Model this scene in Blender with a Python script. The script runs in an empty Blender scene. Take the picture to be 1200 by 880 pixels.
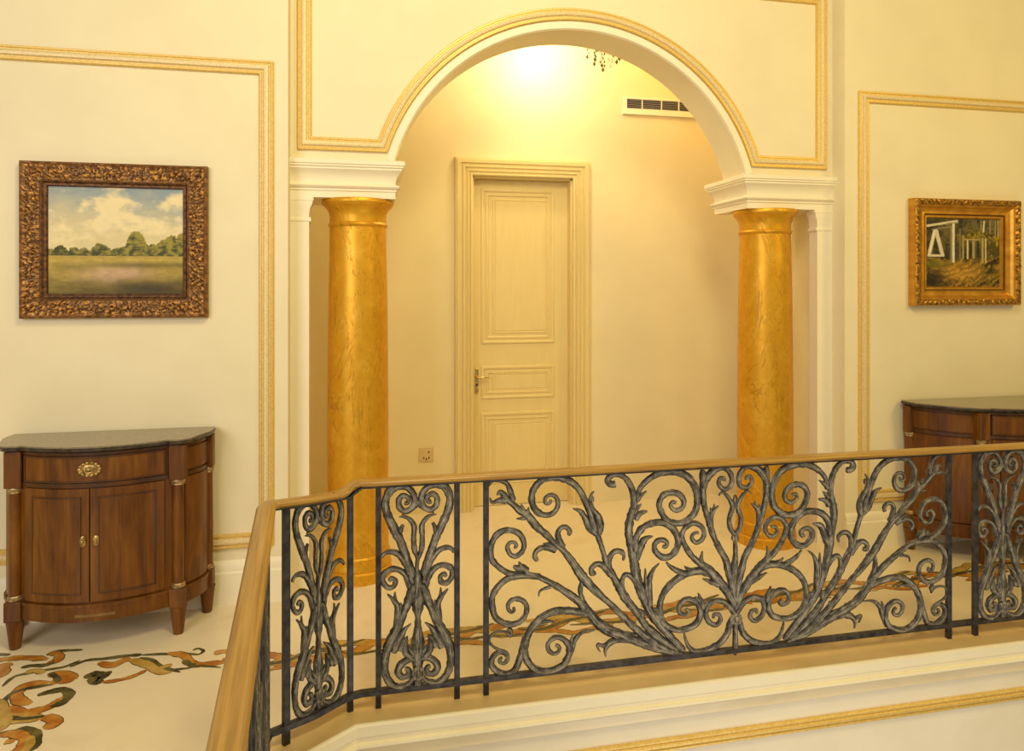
import bpy, bmesh, math, random
from mathutils import Vector, noise, Matrix
R = random.Random(7)
col = bpy.context.scene.collection
PI = math.pi

# ------------------------------------------------------------------ camera geometry
FPX, HOR, EYE = 820.0, 336.0, 1.6
PSI = math.atan(FPX / 3900.0)

def at(x, y, Y):
    """point of the plane at distance Y that shows at pixel (x, y): (X, Z)"""
    a = math.atan((x - 600) / FPX); t = a + PSI
    d = Y * math.cos(a) / math.cos(t)
    return Y * math.tan(t), EYE + (HOR - y) / FPX * d

def fl(x, y, z=0.0):
    """point of the horizontal plane z that shows at pixel (x, y): (X, Y)"""
    d = (EYE - z) * FPX / (y - HOR)
    a = math.atan((x - 600) / FPX); t = a + PSI
    Y = d * math.cos(t) / math.cos(a)
    return Y * math.tan(t), Y

Y_SIDE, Y_ARCH, Y_ARCHB, Y_BACK, Y_RAIL = 3.75, 3.87, 4.13, 4.95, 2.69
X_NL, X_NR = -0.386, 2.857          # edges of the side walls
PIL_L, PIL_R = -0.2915, 2.755       # pilaster inner edges
ACX, ACZ, AR = 1.2105, 1.989, 1.09  # arch circle

# ------------------------------------------------------------------ materials
def new_mat(name):
    m = bpy.data.materials.new(name); m.use_nodes = True
    nt = m.node_tree; b = nt.nodes['Principled BSDF']
    return m, nt, b

def N(nt, typ, **kw):
    n = nt.nodes.new(typ)
    for k, v in kw.items():
        if k in n.inputs: n.inputs[k].default_value = v
        else: setattr(n, k, v)
    return n

def ramp(nt, fac, stops):
    r = nt.nodes.new('ShaderNodeValToRGB')
    el = r.color_ramp.elements
    while len(el) < len(stops): el.new(0.5)
    for e, (p, c) in zip(el, stops):
        e.position = p; e.color = (c[0], c[1], c[2], 1)
    nt.links.new(fac, r.inputs['Fac'])
    return r.outputs['Color']

def tex(nt, scale, kind='noise', detail=4, rough=0.55, stretch=(1, 1, 1), dist=0.0, coord='Object'):
    tc = nt.nodes.new('ShaderNodeTexCoord')
    mp = nt.nodes.new('ShaderNodeMapping'); mp.inputs['Scale'].default_value = stretch
    nt.links.new(tc.outputs[coord], mp.inputs['Vector'])
    if kind == 'noise':
        t = nt.nodes.new('ShaderNodeTexNoise'); t.inputs['Detail'].default_value = detail
        t.inputs['Roughness'].default_value = rough; t.inputs['Distortion'].default_value = dist
        out = t.outputs['Fac']
    elif kind == 'voronoi':
        t = nt.nodes.new('ShaderNodeTexVoronoi'); out = t.outputs['Distance']
    else:
        t = nt.nodes.new('ShaderNodeTexWave'); t.inputs['Distortion'].default_value = dist
        t.inputs['Detail'].default_value = detail; out = t.outputs['Fac']
    t.inputs['Scale'].default_value = scale
    nt.links.new(mp.outputs['Vector'], t.inputs['Vector'])
    return out

def bump(nt, b, h, strength, distance=0.002):
    bn = nt.nodes.new('ShaderNodeBump'); bn.inputs['Strength'].default_value = strength
    bn.inputs['Distance'].default_value = distance
    nt.links.new(h, bn.inputs['Height']); nt.links.new(bn.outputs['Normal'], b.inputs['Normal'])

def simple(name, c1, c2, scale=8, rough=0.5, metal=0.0, bs=0.0, bscale=60, stretch=(1, 1, 1), kind='noise', lo=0.35, hi=0.65, dist=0.0, bdist=0.002, coat=0.0):
    m, nt, b = new_mat(name)
    t = tex(nt, scale, kind, stretch=stretch, dist=dist)
    nt.links.new(ramp(nt, t, [(lo, c1), (hi, c2)]), b.inputs['Base Color'])
    b.inputs['Roughness'].default_value = rough; b.inputs['Metallic'].default_value = metal
    if coat: b.inputs['Coat Weight'].default_value = coat; b.inputs['Coat Roughness'].default_value = 0.15
    if bs: bump(nt, b, tex(nt, bscale, stretch=stretch), bs, bdist)
    return m

M = {}
M['wall'] = simple('cream_wall_paint', (.79, .695, .435), (.83, .735, .465), 3, .62, bs=.12, bscale=220, bdist=.001)
M['niche'] = simple('niche_paint_amber_light', (.80, .675, .365), (.83, .705, .39), 3, .62, bs=.12, bscale=220, bdist=.001)  # wall cream made deeper: the niche's amber lamplight is put into this colour
M['trim'] = simple('ivory_trim_paint', (.85, .765, .53), (.88, .795, .56), 4, .5)
M['fascia'] = simple('ivory_stucco', (.80, .72, .53), (.84, .76, .57), 5, .6, bs=.15, bscale=180, bdist=.001)
M['gilt'] = simple('gold_paint_on_moulding', (.66, .44, .105), (.80, .57, .17), 90, .42, .25, bs=.25, bscale=160, bdist=.001)
M['giltpale'] = simple('pale_granular_gilding', (.66, .50, .22), (.84, .70, .38), 160, .5, .1, bs=.5, bscale=220, bdist=.001)
M['door'] = simple('straw_yellow_door_paint', (.74, .585, .235), (.76, .605, .25), 5, .45, stretch=(6, 6, 1))
M['brass'] = simple('aged_brass', (.22, .135, .035), (.56, .38, .13), 60, .38, .8)
M['polished'] = simple('polished_brass', (.55, .38, .12), (.85, .66, .30), 40, .25, .85)
M['bronze'] = simple('dark_bronze', (.07, .045, .018), (.20, .14, .06), 60, .4, .6)
M['palebrass'] = simple('pale_gilt_ring', (.24, .15, .05), (.50, .36, .17), 50, .42, .6)
M['worn'] = simple('worn_gilt_on_wood', (.15, .07, .012), (.30, .18, .05), 18, .45, .2, lo=.3, hi=.7)
m, nt, b = new_mat('honey_oak_handrail')
uvn = nt.nodes.new('ShaderNodeUVMap'); uvn.uv_map = 'along'
mpn = nt.nodes.new('ShaderNodeMapping'); mpn.inputs['Scale'].default_value = (2.2, 70, 1); nt.links.new(uvn.outputs[0], mpn.inputs['Vector'])
st = N(nt, 'ShaderNodeTexNoise'); st.inputs['Scale'].default_value = 1.0; st.inputs['Detail'].default_value = 5; st.inputs['Roughness'].default_value = .6; st.inputs['Distortion'].default_value = .5
nt.links.new(mpn.outputs[0], st.inputs['Vector'])
nt.links.new(ramp(nt, st.outputs['Fac'], [(.32, (.24, .118, .017)), (.50, (.375, .205, .034)), (.68, (.45, .26, .050))]), b.inputs['Base Color'])
b.inputs['Roughness'].default_value = .36; b.inputs['Coat Weight'].default_value = .2; b.inputs['Coat Roughness'].default_value = .2
M['oak'] = m
M['tan'] = simple('tan_marble_border', (.56, .39, .165), (.62, .45, .20), 4, .3, dist=1)
M['black'] = simple('dark_void', (.012, .012, .016), (.02, .02, .025), 5, .7)
M['slat'] = simple('vent_slat', (.55, .52, .47), (.62, .59, .52), 5, .45, .2)
M['stone'] = simple('polished_brown_stone', (.20, .155, .085), (.27, .21, .125), 60, .16)
M['stoneedge'] = simple('dark_stone_edge', (.018, .012, .008), (.06, .042, .028), 40, .25)
M['plate'] = simple('straw_plastic', (.70, .53, .24), (.72, .55, .26), 6, .35)
M['darkpin'] = simple('dark_brown_pin', (.05, .03, .012), (.06, .035, .015), 6, .5)  # dark brown of the pin holes, keyhole and indicator

# gold-leaf column
m, nt, b = new_mat('crackled_gold_column')
t1 = tex(nt, 5, detail=8, rough=.6, dist=1.6)
t2 = tex(nt, 34, detail=6, rough=.7)
mixn = N(nt, 'ShaderNodeMath', operation='ADD'); nt.links.new(t1, mixn.inputs[0])
mu = N(nt, 'ShaderNodeMath', operation='MULTIPLY'); mu.inputs[1].default_value = .6
nt.links.new(t2, mu.inputs[0]); nt.links.new(mu.outputs[0], mixn.inputs[1])
nt.links.new(ramp(nt, mixn.outputs[0], [(.45, (.62, .30, .010)), (.85, (.74, .385, .020)), (1.0, (.80, .46, .04))]), b.inputs['Base Color'])
b.inputs['Metallic'].default_value = .55; b.inputs['Roughness'].default_value = .42
# thin wandering crackle veins
def vein(scale, stretch, width, seed):
    v = tex(nt, scale, detail=6, rough=.62, dist=1.8, stretch=stretch)
    ab = N(nt, 'ShaderNodeMath', operation='SUBTRACT'); ab.inputs[1].default_value = seed; nt.links.new(v, ab.inputs[0])
    aa = N(nt, 'ShaderNodeMath', operation='ABSOLUTE'); nt.links.new(ab.outputs[0], aa.inputs[0])
    mr = N(nt, 'ShaderNodeMapRange'); mr.inputs['From Max'].default_value = width; mr.inputs['To Min'].default_value = 1; mr.inputs['To Max'].default_value = 0
    nt.links.new(aa.outputs[0], mr.inputs['Value']); return mr.outputs[0]
v1 = vein(2.2, (1, 1, .45), .008, .5); v2 = vein(3.0, (1, 1, .6), .004, .40)
mx = N(nt, 'ShaderNodeMath', operation='MAXIMUM'); nt.links.new(v1, mx.inputs[0]); nt.links.new(v2, mx.inputs[1])
base = b.inputs['Base Color'].links[0].from_socket
mc = nt.nodes.new('ShaderNodeMixRGB'); mc.inputs['Color2'].default_value = (.30, .13, .008, 1)
fm = N(nt, 'ShaderNodeMath', operation='MULTIPLY'); fm.inputs[1].default_value = .5; nt.links.new(mx.outputs[0], fm.inputs[0])
nt.links.new(fm.outputs[0], mc.inputs['Fac']); nt.links.new(base, mc.inputs['Color1']); nt.links.new(mc.outputs[0], b.inputs['Base Color'])
ad = N(nt, 'ShaderNodeMath', operation='MULTIPLY_ADD'); ad.inputs[1].default_value = -.5; nt.links.new(mx.outputs[0], ad.inputs[0])
m3 = N(nt, 'ShaderNodeMath', operation='MULTIPLY'); m3.inputs[1].default_value = .5; nt.links.new(t2, m3.inputs[0]); nt.links.new(m3.outputs[0], ad.inputs[2])
bump(nt, b, ad.outputs[0], .35, .003)
M['column'] = m

# mahogany
m, nt, b = new_mat('polished_mahogany')
t = tex(nt, 7, detail=6, rough=.6, stretch=(1.6, 1.6, .35), dist=.8)
g = tex(nt, 60, detail=3, stretch=(1.5, 1.5, .05))
s = N(nt, 'ShaderNodeMath', operation='ADD'); nt.links.new(t, s.inputs[0])
mm = N(nt, 'ShaderNodeMath', operation='MULTIPLY'); mm.inputs[1].default_value = .35; nt.links.new(g, mm.inputs[0]); nt.links.new(mm.outputs[0], s.inputs[1])
nt.links.new(ramp(nt, s.outputs[0], [(.45, (.065, .019, .0012)), (.68, (.140, .046, .0028)), (.9, (.225, .088, .006))]), b.inputs['Base Color'])
b.inputs['Roughness'].default_value = .42; b.inputs['Specular IOR Level'].default_value = .35; b.inputs['Coat Weight'].default_value = .12; b.inputs['Coat Roughness'].default_value = .18
M['wood'] = m
M['darkwood'] = simple('dark_mahogany', (.040, .012, .0015), (.095, .030, .003), 8, .35, stretch=(1.5, 1.5, .3), coat=.3)

# wrought iron with brushed silver rubbing
m, nt, b = new_mat('brushed_wrought_iron')
uvn = nt.nodes.new('ShaderNodeUVMap'); uvn.uv_map = 'along'
mpn = nt.nodes.new('ShaderNodeMapping'); mpn.inputs['Scale'].default_value = (16, 7, 1); nt.links.new(uvn.outputs[0], mpn.inputs['Vector'])
st = N(nt, 'ShaderNodeTexNoise'); st.inputs['Scale'].default_value = 1.0; st.inputs['Detail'].default_value = 6; st.inputs['Roughness'].default_value = .7; st.inputs['Distortion'].default_value = .6
nt.links.new(mpn.outputs[0], st.inputs['Vector'])
pt = tex(nt, 30, detail=5, rough=.7)
av = N(nt, 'ShaderNodeMath', operation='MULTIPLY_ADD'); av.inputs[1].default_value = .45; nt.links.new(pt, av.inputs[0])
sx = N(nt, 'ShaderNodeMath', operation='MULTIPLY'); sx.inputs[1].default_value = .75; nt.links.new(st.outputs['Fac'], sx.inputs[0]); nt.links.new(sx.outputs[0], av.inputs[2])
sp = nt.nodes.new('ShaderNodeSeparateXYZ'); nt.links.new(uvn.outputs[0], sp.inputs[0])
e1 = N(nt, 'ShaderNodeMath', operation='MULTIPLY_ADD'); e1.inputs[1].default_value = 2; e1.inputs[2].default_value = -1; nt.links.new(sp.outputs['Y'], e1.inputs[0])
e2 = N(nt, 'ShaderNodeMath', operation='ABSOLUTE'); nt.links.new(e1.outputs[0], e2.inputs[0])
e3 = N(nt, 'ShaderNodeMath', operation='MINIMUM'); e3.inputs[1].default_value = 1; nt.links.new(e2.outputs[0], e3.inputs[0])
e4 = N(nt, 'ShaderNodeMath', operation='MULTIPLY_ADD'); e4.inputs[1].default_value = -.17; nt.links.new(e3.outputs[0], e4.inputs[0])
e5 = N(nt, 'ShaderNodeMath', operation='ADD'); e5.inputs[1].default_value = .07; nt.links.new(av.outputs[0], e5.inputs[0]); nt.links.new(e5.outputs[0], e4.inputs[2])
nt.links.new(ramp(nt, e4.outputs[0], [(.48, (.020, .018, .016)), (.58, (.10, .09, .074)), (.75, (.46, .41, .30))]), b.inputs['Base Color'])
b.inputs['Metallic'].default_value = .35; b.inputs['Roughness'].default_value = .45
bump(nt, b, av.outputs[0], .8, .006)
M['iron'] = m
M['ironbar'] = simple('iron_bar', (.022, .020, .021), (.075, .07, .068), 30, .5, .4, bs=.3, bscale=70)

# marble floor
m, nt, b = new_mat('cream_marble')
t = tex(nt, 1.3, detail=8, rough=.62, dist=2.2)
nt.links.new(ramp(nt, t, [(.30, (.74, .61, .37)), (.47, (.81, .69, .44)), (.70, (.83, .71, .46))]), b.inputs['Base Color'])
b.inputs['Roughness'].default_value = .24
b.inputs['Specular IOR Level'].default_value = .45
M['floor'] = m
def inlay(name, c1, c2):
    mm = simple(name, c1, c2, 14, .26, lo=.4, hi=.62)
    return mm
M['i_orange'] = inlay('orange_marble_inlay', (.40, .135, .016), (.58, .29, .045))
M['i_olive'] = inlay('olive_marble_inlay', (.055, .05, .018), (.17, .14, .045))
M['i_ochre'] = inlay('ochre_marble_inlay', (.40, .24, .045), (.58, .38, .09))
M['i_dark'] = inlay('umber_marble_inlay', (.045, .028, .012), (.11, .07, .03))

def attr_mat(name, rough=.5, metal=0.0, bs=0.0, bscale=80, spec=.5):
    m, nt, b = new_mat(name)
    a = nt.nodes.new('ShaderNodeAttribute'); a.attribute_name = 'paint'
    nt.links.new(a.outputs['Color'], b.inputs['Base Color'])
    b.inputs['Roughness'].default_value = rough; b.inputs['Metallic'].default_value = metal
    b.inputs['Specular IOR Level'].default_value = spec
    if bs: bump(nt, b, tex(nt, bscale), bs, .001)
    return m
M['canvas'] = attr_mat('oil_on_canvas', .5, 0, .25, 200, .3)
M['carved'] = attr_mat('carved_gilt_bronze', .42, .45)
M['giltframe'] = attr_mat('burnished_gilt_frame', .33, .55)

m, nt, b = new_mat('crystal_drop')
b.inputs['Base Color'].default_value = (.95, .90, .78, 1); b.inputs['Roughness'].default_value = .05
b.inputs['Transmission Weight'].default_value = .8; b.inputs['IOR'].default_value = 1.5
M['crystal'] = m
m, nt, b = new_mat('glowing_candle_bulb')
b.inputs['Base Color'].default_value = (1, .9, .7, 1)
b.inputs['Emission Color'].default_value = (1, .80, .48, 1); b.inputs['Emission Strength'].default_value = 30
M['bulb'] = m

# ------------------------------------------------------------------ mesh helpers
class MB:
    def __init__(s): s.v = []; s.f = []; s.mi = []; s.cur = 0
    def add(s, vs, fs):
        o = len(s.v); s.v += [tuple(p) for p in vs]
        for f in fs: s.f.append([o + i for i in f]); s.mi.append(s.cur)
    def box(s, x0, x1, y0, y1, z0, z1):
        vs = [(x, y, z) for z in (z0, z1) for y in (y0, y1) for x in (x0, x1)]
        s.add(vs, [(0, 2, 3, 1), (4, 5, 7, 6), (0, 1, 5, 4), (2, 6, 7, 3), (0, 4, 6, 2), (1, 3, 7, 5)])
    def prism(s, pts, z0, z1, inset=0):
        n = len(pts)
        if inset:
            cx = sum(p[0] for p in pts) / n; cy = sum(p[1] for p in pts) / n
        vs = [(p[0], p[1], z0) for p in pts] + [(p[0], p[1], z1) for p in pts]
        fs = [tuple(range(n - 1, -1, -1)), tuple(range(n, 2 * n))] + [(i, (i + 1) % n, n + (i + 1) % n, n + i) for i in range(n)]
        s.add(vs, fs)
    def rings(s, rings, close=True, caps=True):
        n = len(rings[0]); o = []
        vs = [p for r in rings for p in r]; fs = []
        for k in range(len(rings) - 1):
            for i in range(n if close else n - 1):
                j = (i + 1) % n
                fs.append((k * n + i, k * n + j, (k + 1) * n + j, (k + 1) * n + i))
        if caps:
            fs.append(tuple(range(n - 1, -1, -1))); fs.append(tuple((len(rings) - 1) * n + i for i in range(n)))
        s.add(vs, fs)
    def lathe(s, prof, cx=0, cy=0, n=32, sx=1, sy=1):
        s.rings([[(cx + r * sx * math.cos(2 * PI * i / n), cy + r * sy * math.sin(2 * PI * i / n), z) for i in range(n)] for r, z in prof])
    def tube(s, pts, rad, n=8):
        pts = [Vector(p) for p in pts]; rs = []
        up = Vector((0, 0, 1))
        for i, p in enumerate(pts):
            d = (pts[min(i + 1, len(pts) - 1)] - pts[max(i - 1, 0)]).normalized()
            a = d.cross(up)
            if a.length < 1e-3: a = d.cross(Vector((1, 0, 0)))
            a.normalize(); c = a.cross(d)
            r = rad[i] if isinstance(rad, (list, tuple)) else rad
            rs.append([p + a * r * math.cos(2 * PI * k / n) + c * r * math.sin(2 * PI * k / n) for k in range(n)])
        s.rings(rs)
    def ball(s, c, r, n=14, m=8, sc=(1, 1, 1)):
        rs = []
        for k in range(m + 1):
            t = PI * (k + .02) / (m + .04)
            rs.append([(c[0] + sc[0] * r * math.sin(t) * math.cos(2 * PI * i / n), c[1] + sc[1] * r * math.sin(t) * math.sin(2 * PI * i / n), c[2] - sc[2] * r * math.cos(t)) for i in range(n)])
        s.rings(rs)
    def build(s, name, mat, parent=None, smooth=40, bevel=0.0, kind=None, paint=None, uv=None):
        me = bpy.data.meshes.new(name); me.from_pydata(s.v, [], s.f)
        if uv:
            ul = me.uv_layers.new(name='along')
            for li, lp in enumerate(me.loops): ul.data[li].uv = uv[lp.vertex_index]
        mats = mat if isinstance(mat, (list, tuple)) else [mat]
        for mm in mats: me.materials.append(mm)
        if len(mats) > 1: me.polygons.foreach_set('material_index', s.mi)
        bm = bmesh.new(); bm.from_mesh(me)
        if paint is None:
            bmesh.ops.recalc_face_normals(bm, faces=bm.faces)
        if smooth:
            for f in bm.faces: f.smooth = True
            for e in bm.edges:
                if len(e.link_faces) == 2 and e.calc_face_angle(0) > math.radians(smooth): e.smooth = False
        bm.to_mesh(me); bm.free()
        if paint is not None:
            at_ = me.color_attributes.new('paint', 'FLOAT_COLOR', 'POINT')
            flat = []
            for c in paint: flat += [c[0], c[1], c[2], 1.0]
            at_.data.foreach_set('color', flat)
        o = bpy.data.objects.new(name, me); col.objects.link(o)
        if parent: o.parent = parent
        if bevel:
            md = o.modifiers.new('edge', 'BEVEL'); md.width = bevel; md.segments = 2; md.limit_method = 'ANGLE'; md.angle_limit = math.radians(40)
        if kind: o['kind'] = kind
        return o

def empty(name, loc=(0, 0, 0), rz=0):
    o = bpy.data.objects.new(name, None); col.objects.link(o); o.location = loc; o.rotation_euler = (0, 0, rz); o.empty_display_size = .1
    return o
def tag(o, label, cat, group=None):
    o['label'] = label; o['category'] = cat
    if group: o['group'] = group
    return o
def copy_tree(o, parent=None):
    c = o.copy(); col.objects.link(c); c.parent = parent
    for ch in list(o.children): copy_tree(ch, c)
    return c

def catmull(pts, per=6):
    out = []
    n = len(pts)
    for i in range(n - 1):
        p0 = pts[max(i - 1, 0)]; p1 = pts[i]; p2 = pts[i + 1]; p3 = pts[min(i + 2, n - 1)]
        for k in range(per):
            t = k / per
            out.append(tuple(.5 * (2 * p1[j] + (p2[j] - p0[j]) * t + (2 * p0[j] - 5 * p1[j] + 4 * p2[j] - p3[j]) * t * t + (3 * p1[j] - p0[j] - 3 * p2[j] + p3[j]) * t ** 3) for j in range(len(p1))))
    out.append(tuple(pts[-1]))
    return out

def sweep(path, prof, Yw, closed=True, pale=None):
    """moulding: profile (s inward, h out of the wall) run along a path in the wall plane at Yw, mitred"""
    n = len(path); mb = MB(); rows = []; idx = []
    for i, p in enumerate(path):
        a = path[i - 1] if (closed or i > 0) else None
        b = path[(i + 1) % n] if (closed or i < n - 1) else None
        def nr(u, w):
            d = (w[0] - u[0], w[1] - u[1]); L = math.hypot(*d) or 1; return (-d[1] / L, d[0] / L)
        if a is None: m = nr(p, b)
        elif b is None: m = nr(a, p)
        else:
            n1 = nr(a, p); n2 = nr(p, b); k = 1 + n1[0] * n2[0] + n1[1] * n2[1]
            m = ((n1[0] + n2[0]) / k, (n1[1] + n2[1]) / k)
        rows.append([(p[0] + m[0] * s_, Yw - h, p[1] + m[1] * s_) for s_, h in prof])
    k = len(prof); vs = [q for r in rows for q in r]; fs = []
    for i in range(n if closed else n - 1):
        j = (i + 1) % n
        for q in range(k - 1):
            fs.append((i * k + q, i * k + q + 1, j * k + q + 1, j * k + q))
            idx.append(1 if pale and pale[0] <= .5 * (prof[q][0] + prof[q + 1][0]) <= pale[1] else 0)
    if not closed:
        fs.append(tuple(range(k))); fs.append(tuple((n - 1) * k + q for q in range(k)))
    mb.add(vs, fs); mb.mi[:len(idx)] = idx
    return mb

GILT_PROF = [(0, 0), (0, .012), (.004, .017), (.010, .017), (.014, .012), (.020, .012), (.026, .022), (.034, .025), (.044, .022), (.050, .012), (.056, .012), (.059, .016), (.066, .016), (.070, .010), (.072, 0)]

# ------------------------------------------------------------------ the room
ZTOP = 4.6
mb = MB(); mb.box(-3.6, X_NL, Y_SIDE, 5.1, 0, ZTOP); mb.build('wall_left', M['wall'], kind='structure')
mb = MB(); mb.box(X_NR, 6.2, Y_SIDE, 5.1, 0, ZTOP); mb.build('wall_right', M['wall'], kind='structure')
mb = MB(); mb.box(X_NL, X_NR, Y_ARCHB, 5.1, 3.6, 3.75); mb.build('ceiling', M['wall'], kind='structure')

# door opening in the back wall
dx0, dzt = at(553.4, 206.3, Y_BACK); dx1, dzt2 = at(670.4, 209.4, Y_BACK); DZ = (dzt + dzt2) / 2
mb = MB()
mb.box(X_NL, dx0, Y_BACK, 5.1, 0, 3.6); mb.box(dx1, X_NR, Y_BACK, 5.1, 0, 3.6); mb.box(dx0, dx1, Y_BACK, 5.1, DZ, 3.6)
mb.box(dx0, dx1, 5.1, 5.16, 0, DZ)
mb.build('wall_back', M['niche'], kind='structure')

# wall over the arch
ZB = 2.278
a0 = math.asin((ZB - ACZ) / AR)
arc = [(ACX - AR * math.cos(a0 + (PI - 2 * a0) * i / 96), ACZ + AR * math.sin(a0 + (PI - 2 * a0) * i / 96)) for i in range(97)]
mb = MB(); vs = []; fs = []
for Yp in (Y_ARCH, Y_ARCHB):
    for x, z in arc: vs += [(x, Yp, z), (x, Yp, ZTOP)]
n = len(arc)
for i in range(n - 1):
    a, b_ = 2 * i, 2 * i + 2
    fs.append((a, b_, b_ + 1, a + 1)); o = 2 * n
    fs.append((o + a, o + a + 1, o + b_ + 1, o + b_)); fs.append((a, o + a, o + b_, b_))
mb.add(vs, fs)
mb.box(X_NL, arc[0][0], Y_ARCH, Y_ARCHB, ZB, ZTOP); mb.box(arc[-1][0], X_NR, Y_ARCH, Y_ARCHB, ZB, ZTOP)
mb.build('wall_front', M['wall'], kind='structure', smooth=25)

# floor of the landing with its marble inlay ----------------------------------
P1, P2, P3 = (-.06, 2.69), (-.325, 2.50), (-.185, .80)       # rail line: main run, chamfer, run towards the stair
E1, E2, E3 = (-.031, 2.60), (-.231, 2.457), (-.095, .80)       # edge of the landing
mb = MB()
def ngon(pts, z0, z1): mb.prism(pts, z0, z1)
main = [(6.2, 2.60), (6.2, 5.15), (-3.6, 5.15), (-3.6, .8), E3, E2, E1]
mb.cur = 0; ngon(main, -.12, 0.0)
# inlay ribbons
def ribbon(pts, w, mi, lift, taper=True):
    c = catmull(pts, 5); n = len(c); vs = []; fs = []
    for i, p in enumerate(c):
        a = c[max(i - 1, 0)]; b = c[min(i + 1, n - 1)]
        d = (b[0] - a[0], b[1] - a[1]); L = math.hypot(*d) or 1
        t = i / (n - 1)
        ww = w * (1.0 if not taper else min(1, .35 + 4.5 * min(t, 1 - t))) * (1 + .12 * math.sin(i * .9 + pts[0][0] * 9) + .06 * math.sin(i * 2.3))
        nx, ny = -d[1] / L * ww / 2, d[0] / L * ww / 2
        vs += [(p[0] + nx, p[1] + ny, lift), (p[0] - nx, p[1] - ny, lift)]
    for i in range(n - 1): fs.append((2 * i, 2 * i + 1, 2 * i + 3, 2 * i + 2))
    mb.cur = mi; mb.add(vs, fs)
lv = [0]
def gpx(flat, ox, oy, sc): return [fl(ox + flat[i] / sc, oy + flat[i + 1] / sc) for i in range(0, len(flat), 2)]
def ink(colour, wpx, flat, ox=0, oy=640, sc=3.667):
    pts = gpx(flat, ox, oy, sc); w = wpx / sc * .0066; lv[0] += 1
    base = .0004 + lv[0] * .000004
    if colour != 'olive': ribbon(pts, w * 1.0 + .007, 4, base)
    ribbon(pts, w, {'orange': 1, 'olive': 2, 'ochre': 3}[colour], base + .0003)
for c_, w_, f_ in [
    ('orange', 20, (-60, 500, 0, 490, 60, 482, 130, 480, 205, 487)), ('olive', 14, (-60, 470, 0, 466, 42, 468)),
    ('olive', 12, (200, 470, 240, 452, 300, 448, 355, 446)), ('orange', 20, (215, 458, 255, 468, 240, 495, 200, 502)),
    ('orange', 26, (40, 500, 15, 520, 10, 545, -20, 570)), ('olive', 16, (90, 522, 140, 514, 195, 512, 230, 500)),
    ('olive', 11, (10, 604, 60, 562, 130, 545, 200, 532, 280, 518, 345, 490)), ('orange', 24, (205, 560, 260, 546, 325, 572)),
    ('orange', 20, (215, 585, 260, 580, 320, 575)), ('olive', 14, (215, 545, 240, 562, 250, 585)), ('ochre', 16, (110, 545, 150, 535, 190, 545)),
    ('orange', 24, (210, 588, 120, 595, 72, 635, 88, 668, 135, 676)), ('olive', 13, (0, 690, 35, 645, 80, 622, 140, 608, 230, 595)),
    ('orange', 24, (40, 690, 100, 716, 180, 702, 250, 672, 290, 640)), ('olive', 22, (160, 642, 215, 626, 275, 618, 298, 640, 268, 672, 215, 692)),
    ('ochre', 30, (-30, 770, 20, 738, 100, 742, 180, 736)), ('olive', 12, (-20, 700, 10, 725, 90, 742, 200, 730)), ('orange', 26, (190, 732, 238, 752, 195, 788)),
    ('ochre', 22, (-20, 660, 15, 700, 20, 760, -20, 800)),
    ('olive', 22, (-30, 812, 60, 800, 112, 788, 150, 808, 152, 850, 110, 890)), ('orange', 22, (50, 890, 98, 860, 108, 825, 60, 806, -10, 815)), ('orange', 14, (20, 842, 65, 836)),
    ('ochre', 16, (80, 900, 125, 860, 130, 815)),
    ('olive', 12, (300, 520, 370, 492, 450, 484)), ('orange', 22, (425, 500, 478, 512, 530, 492, 560, 480)), ('olive', 15, (400, 490, 480, 480, 560, 470, 610, 468)),
    ('ochre', 26, (560, 488, 620, 502, 680, 532, 740, 540)), ('olive', 11, (600, 480, 655, 490, 700, 520, 775, 542)), ('ochre', 14, (650, 545, 700, 520, 740, 510)),
    ('olive', 46, (384, 572, 400, 562, 425, 560, 455, 566)), ('olive', 30, (392, 566, 415, 580, 440, 572)), ('orange', 11, (435, 584, 480, 581, 540, 569, 590, 552, 630, 532)), ('olive', 11, (610, 468, 700, 464, 770, 466)),
    ('orange', 20, (720, 460, 790, 470, 832, 508, 900, 505, 965, 500)), ('olive', 16, (790, 490, 812, 508, 840, 512)), ('olive', 9, (740, 530, 800, 526, 855, 515, 950, 522)),
    ('olive', 8, (795, 458, 850, 466, 874, 450, 850, 440, 828, 450)), ('orange', 17, (918, 462, 965, 452, 1010, 455))]:
    ink(c_, w_, f_)
# the border strip that runs on behind the railing
def strip(x0, x1, k, amp, ph, colour, w, dy=0):
    n = int((x1 - x0) / .06); pts = []
    for i in range(n + 1):
        x = x0 + (x1 - x0) * i / n
        pts.append((x, 3.14 + .045 * (x + .8) + dy + amp * math.sin(k * x + ph) + .012 * math.sin(3.1 * k * x)))
    lv[0] += 1; b0 = .0004 + lv[0] * .000004
    if colour != 'olive': ribbon(pts, w + .007, 4, b0)
    ribbon(pts, w, {'orange': 1, 'olive': 2, 'ochre': 3}[colour], b0 + .0003)
for i in range(9):
    x = -.50 + i * .60
    ph = i * 2.1
    strip(x - .10, x + .62, 9, .045, ph, 'orange', .050)
    strip(x + .05, x + .70, 9, .060, ph + 2.4, 'ochre', .046)
    strip(x, x + .50, 7, .05, ph + 1.2, 'olive', .026, .02)
    strip(x + .25, x + .75, 8, .04, ph + 4.0, 'olive', .022, -.02)
    strip(x + .1, x + .45, 10, .03, ph + 3.1, 'orange', .034, -.075)
# tan border strip along the edge
EB = [(6.2, 2.60), (6.2, 2.80), (-.10, 2.80), (-.43, 2.55), (-.29, .8), E3, E2, E1]
mb.cur = 5; ngon(EB, 0.0003, .012)
fo = mb.build('floor', [M['floor'], M['i_orange'], M['i_olive'], M['i_ochre'], M['i_dark'], M['tan']], kind='structure', smooth=0)

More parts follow.
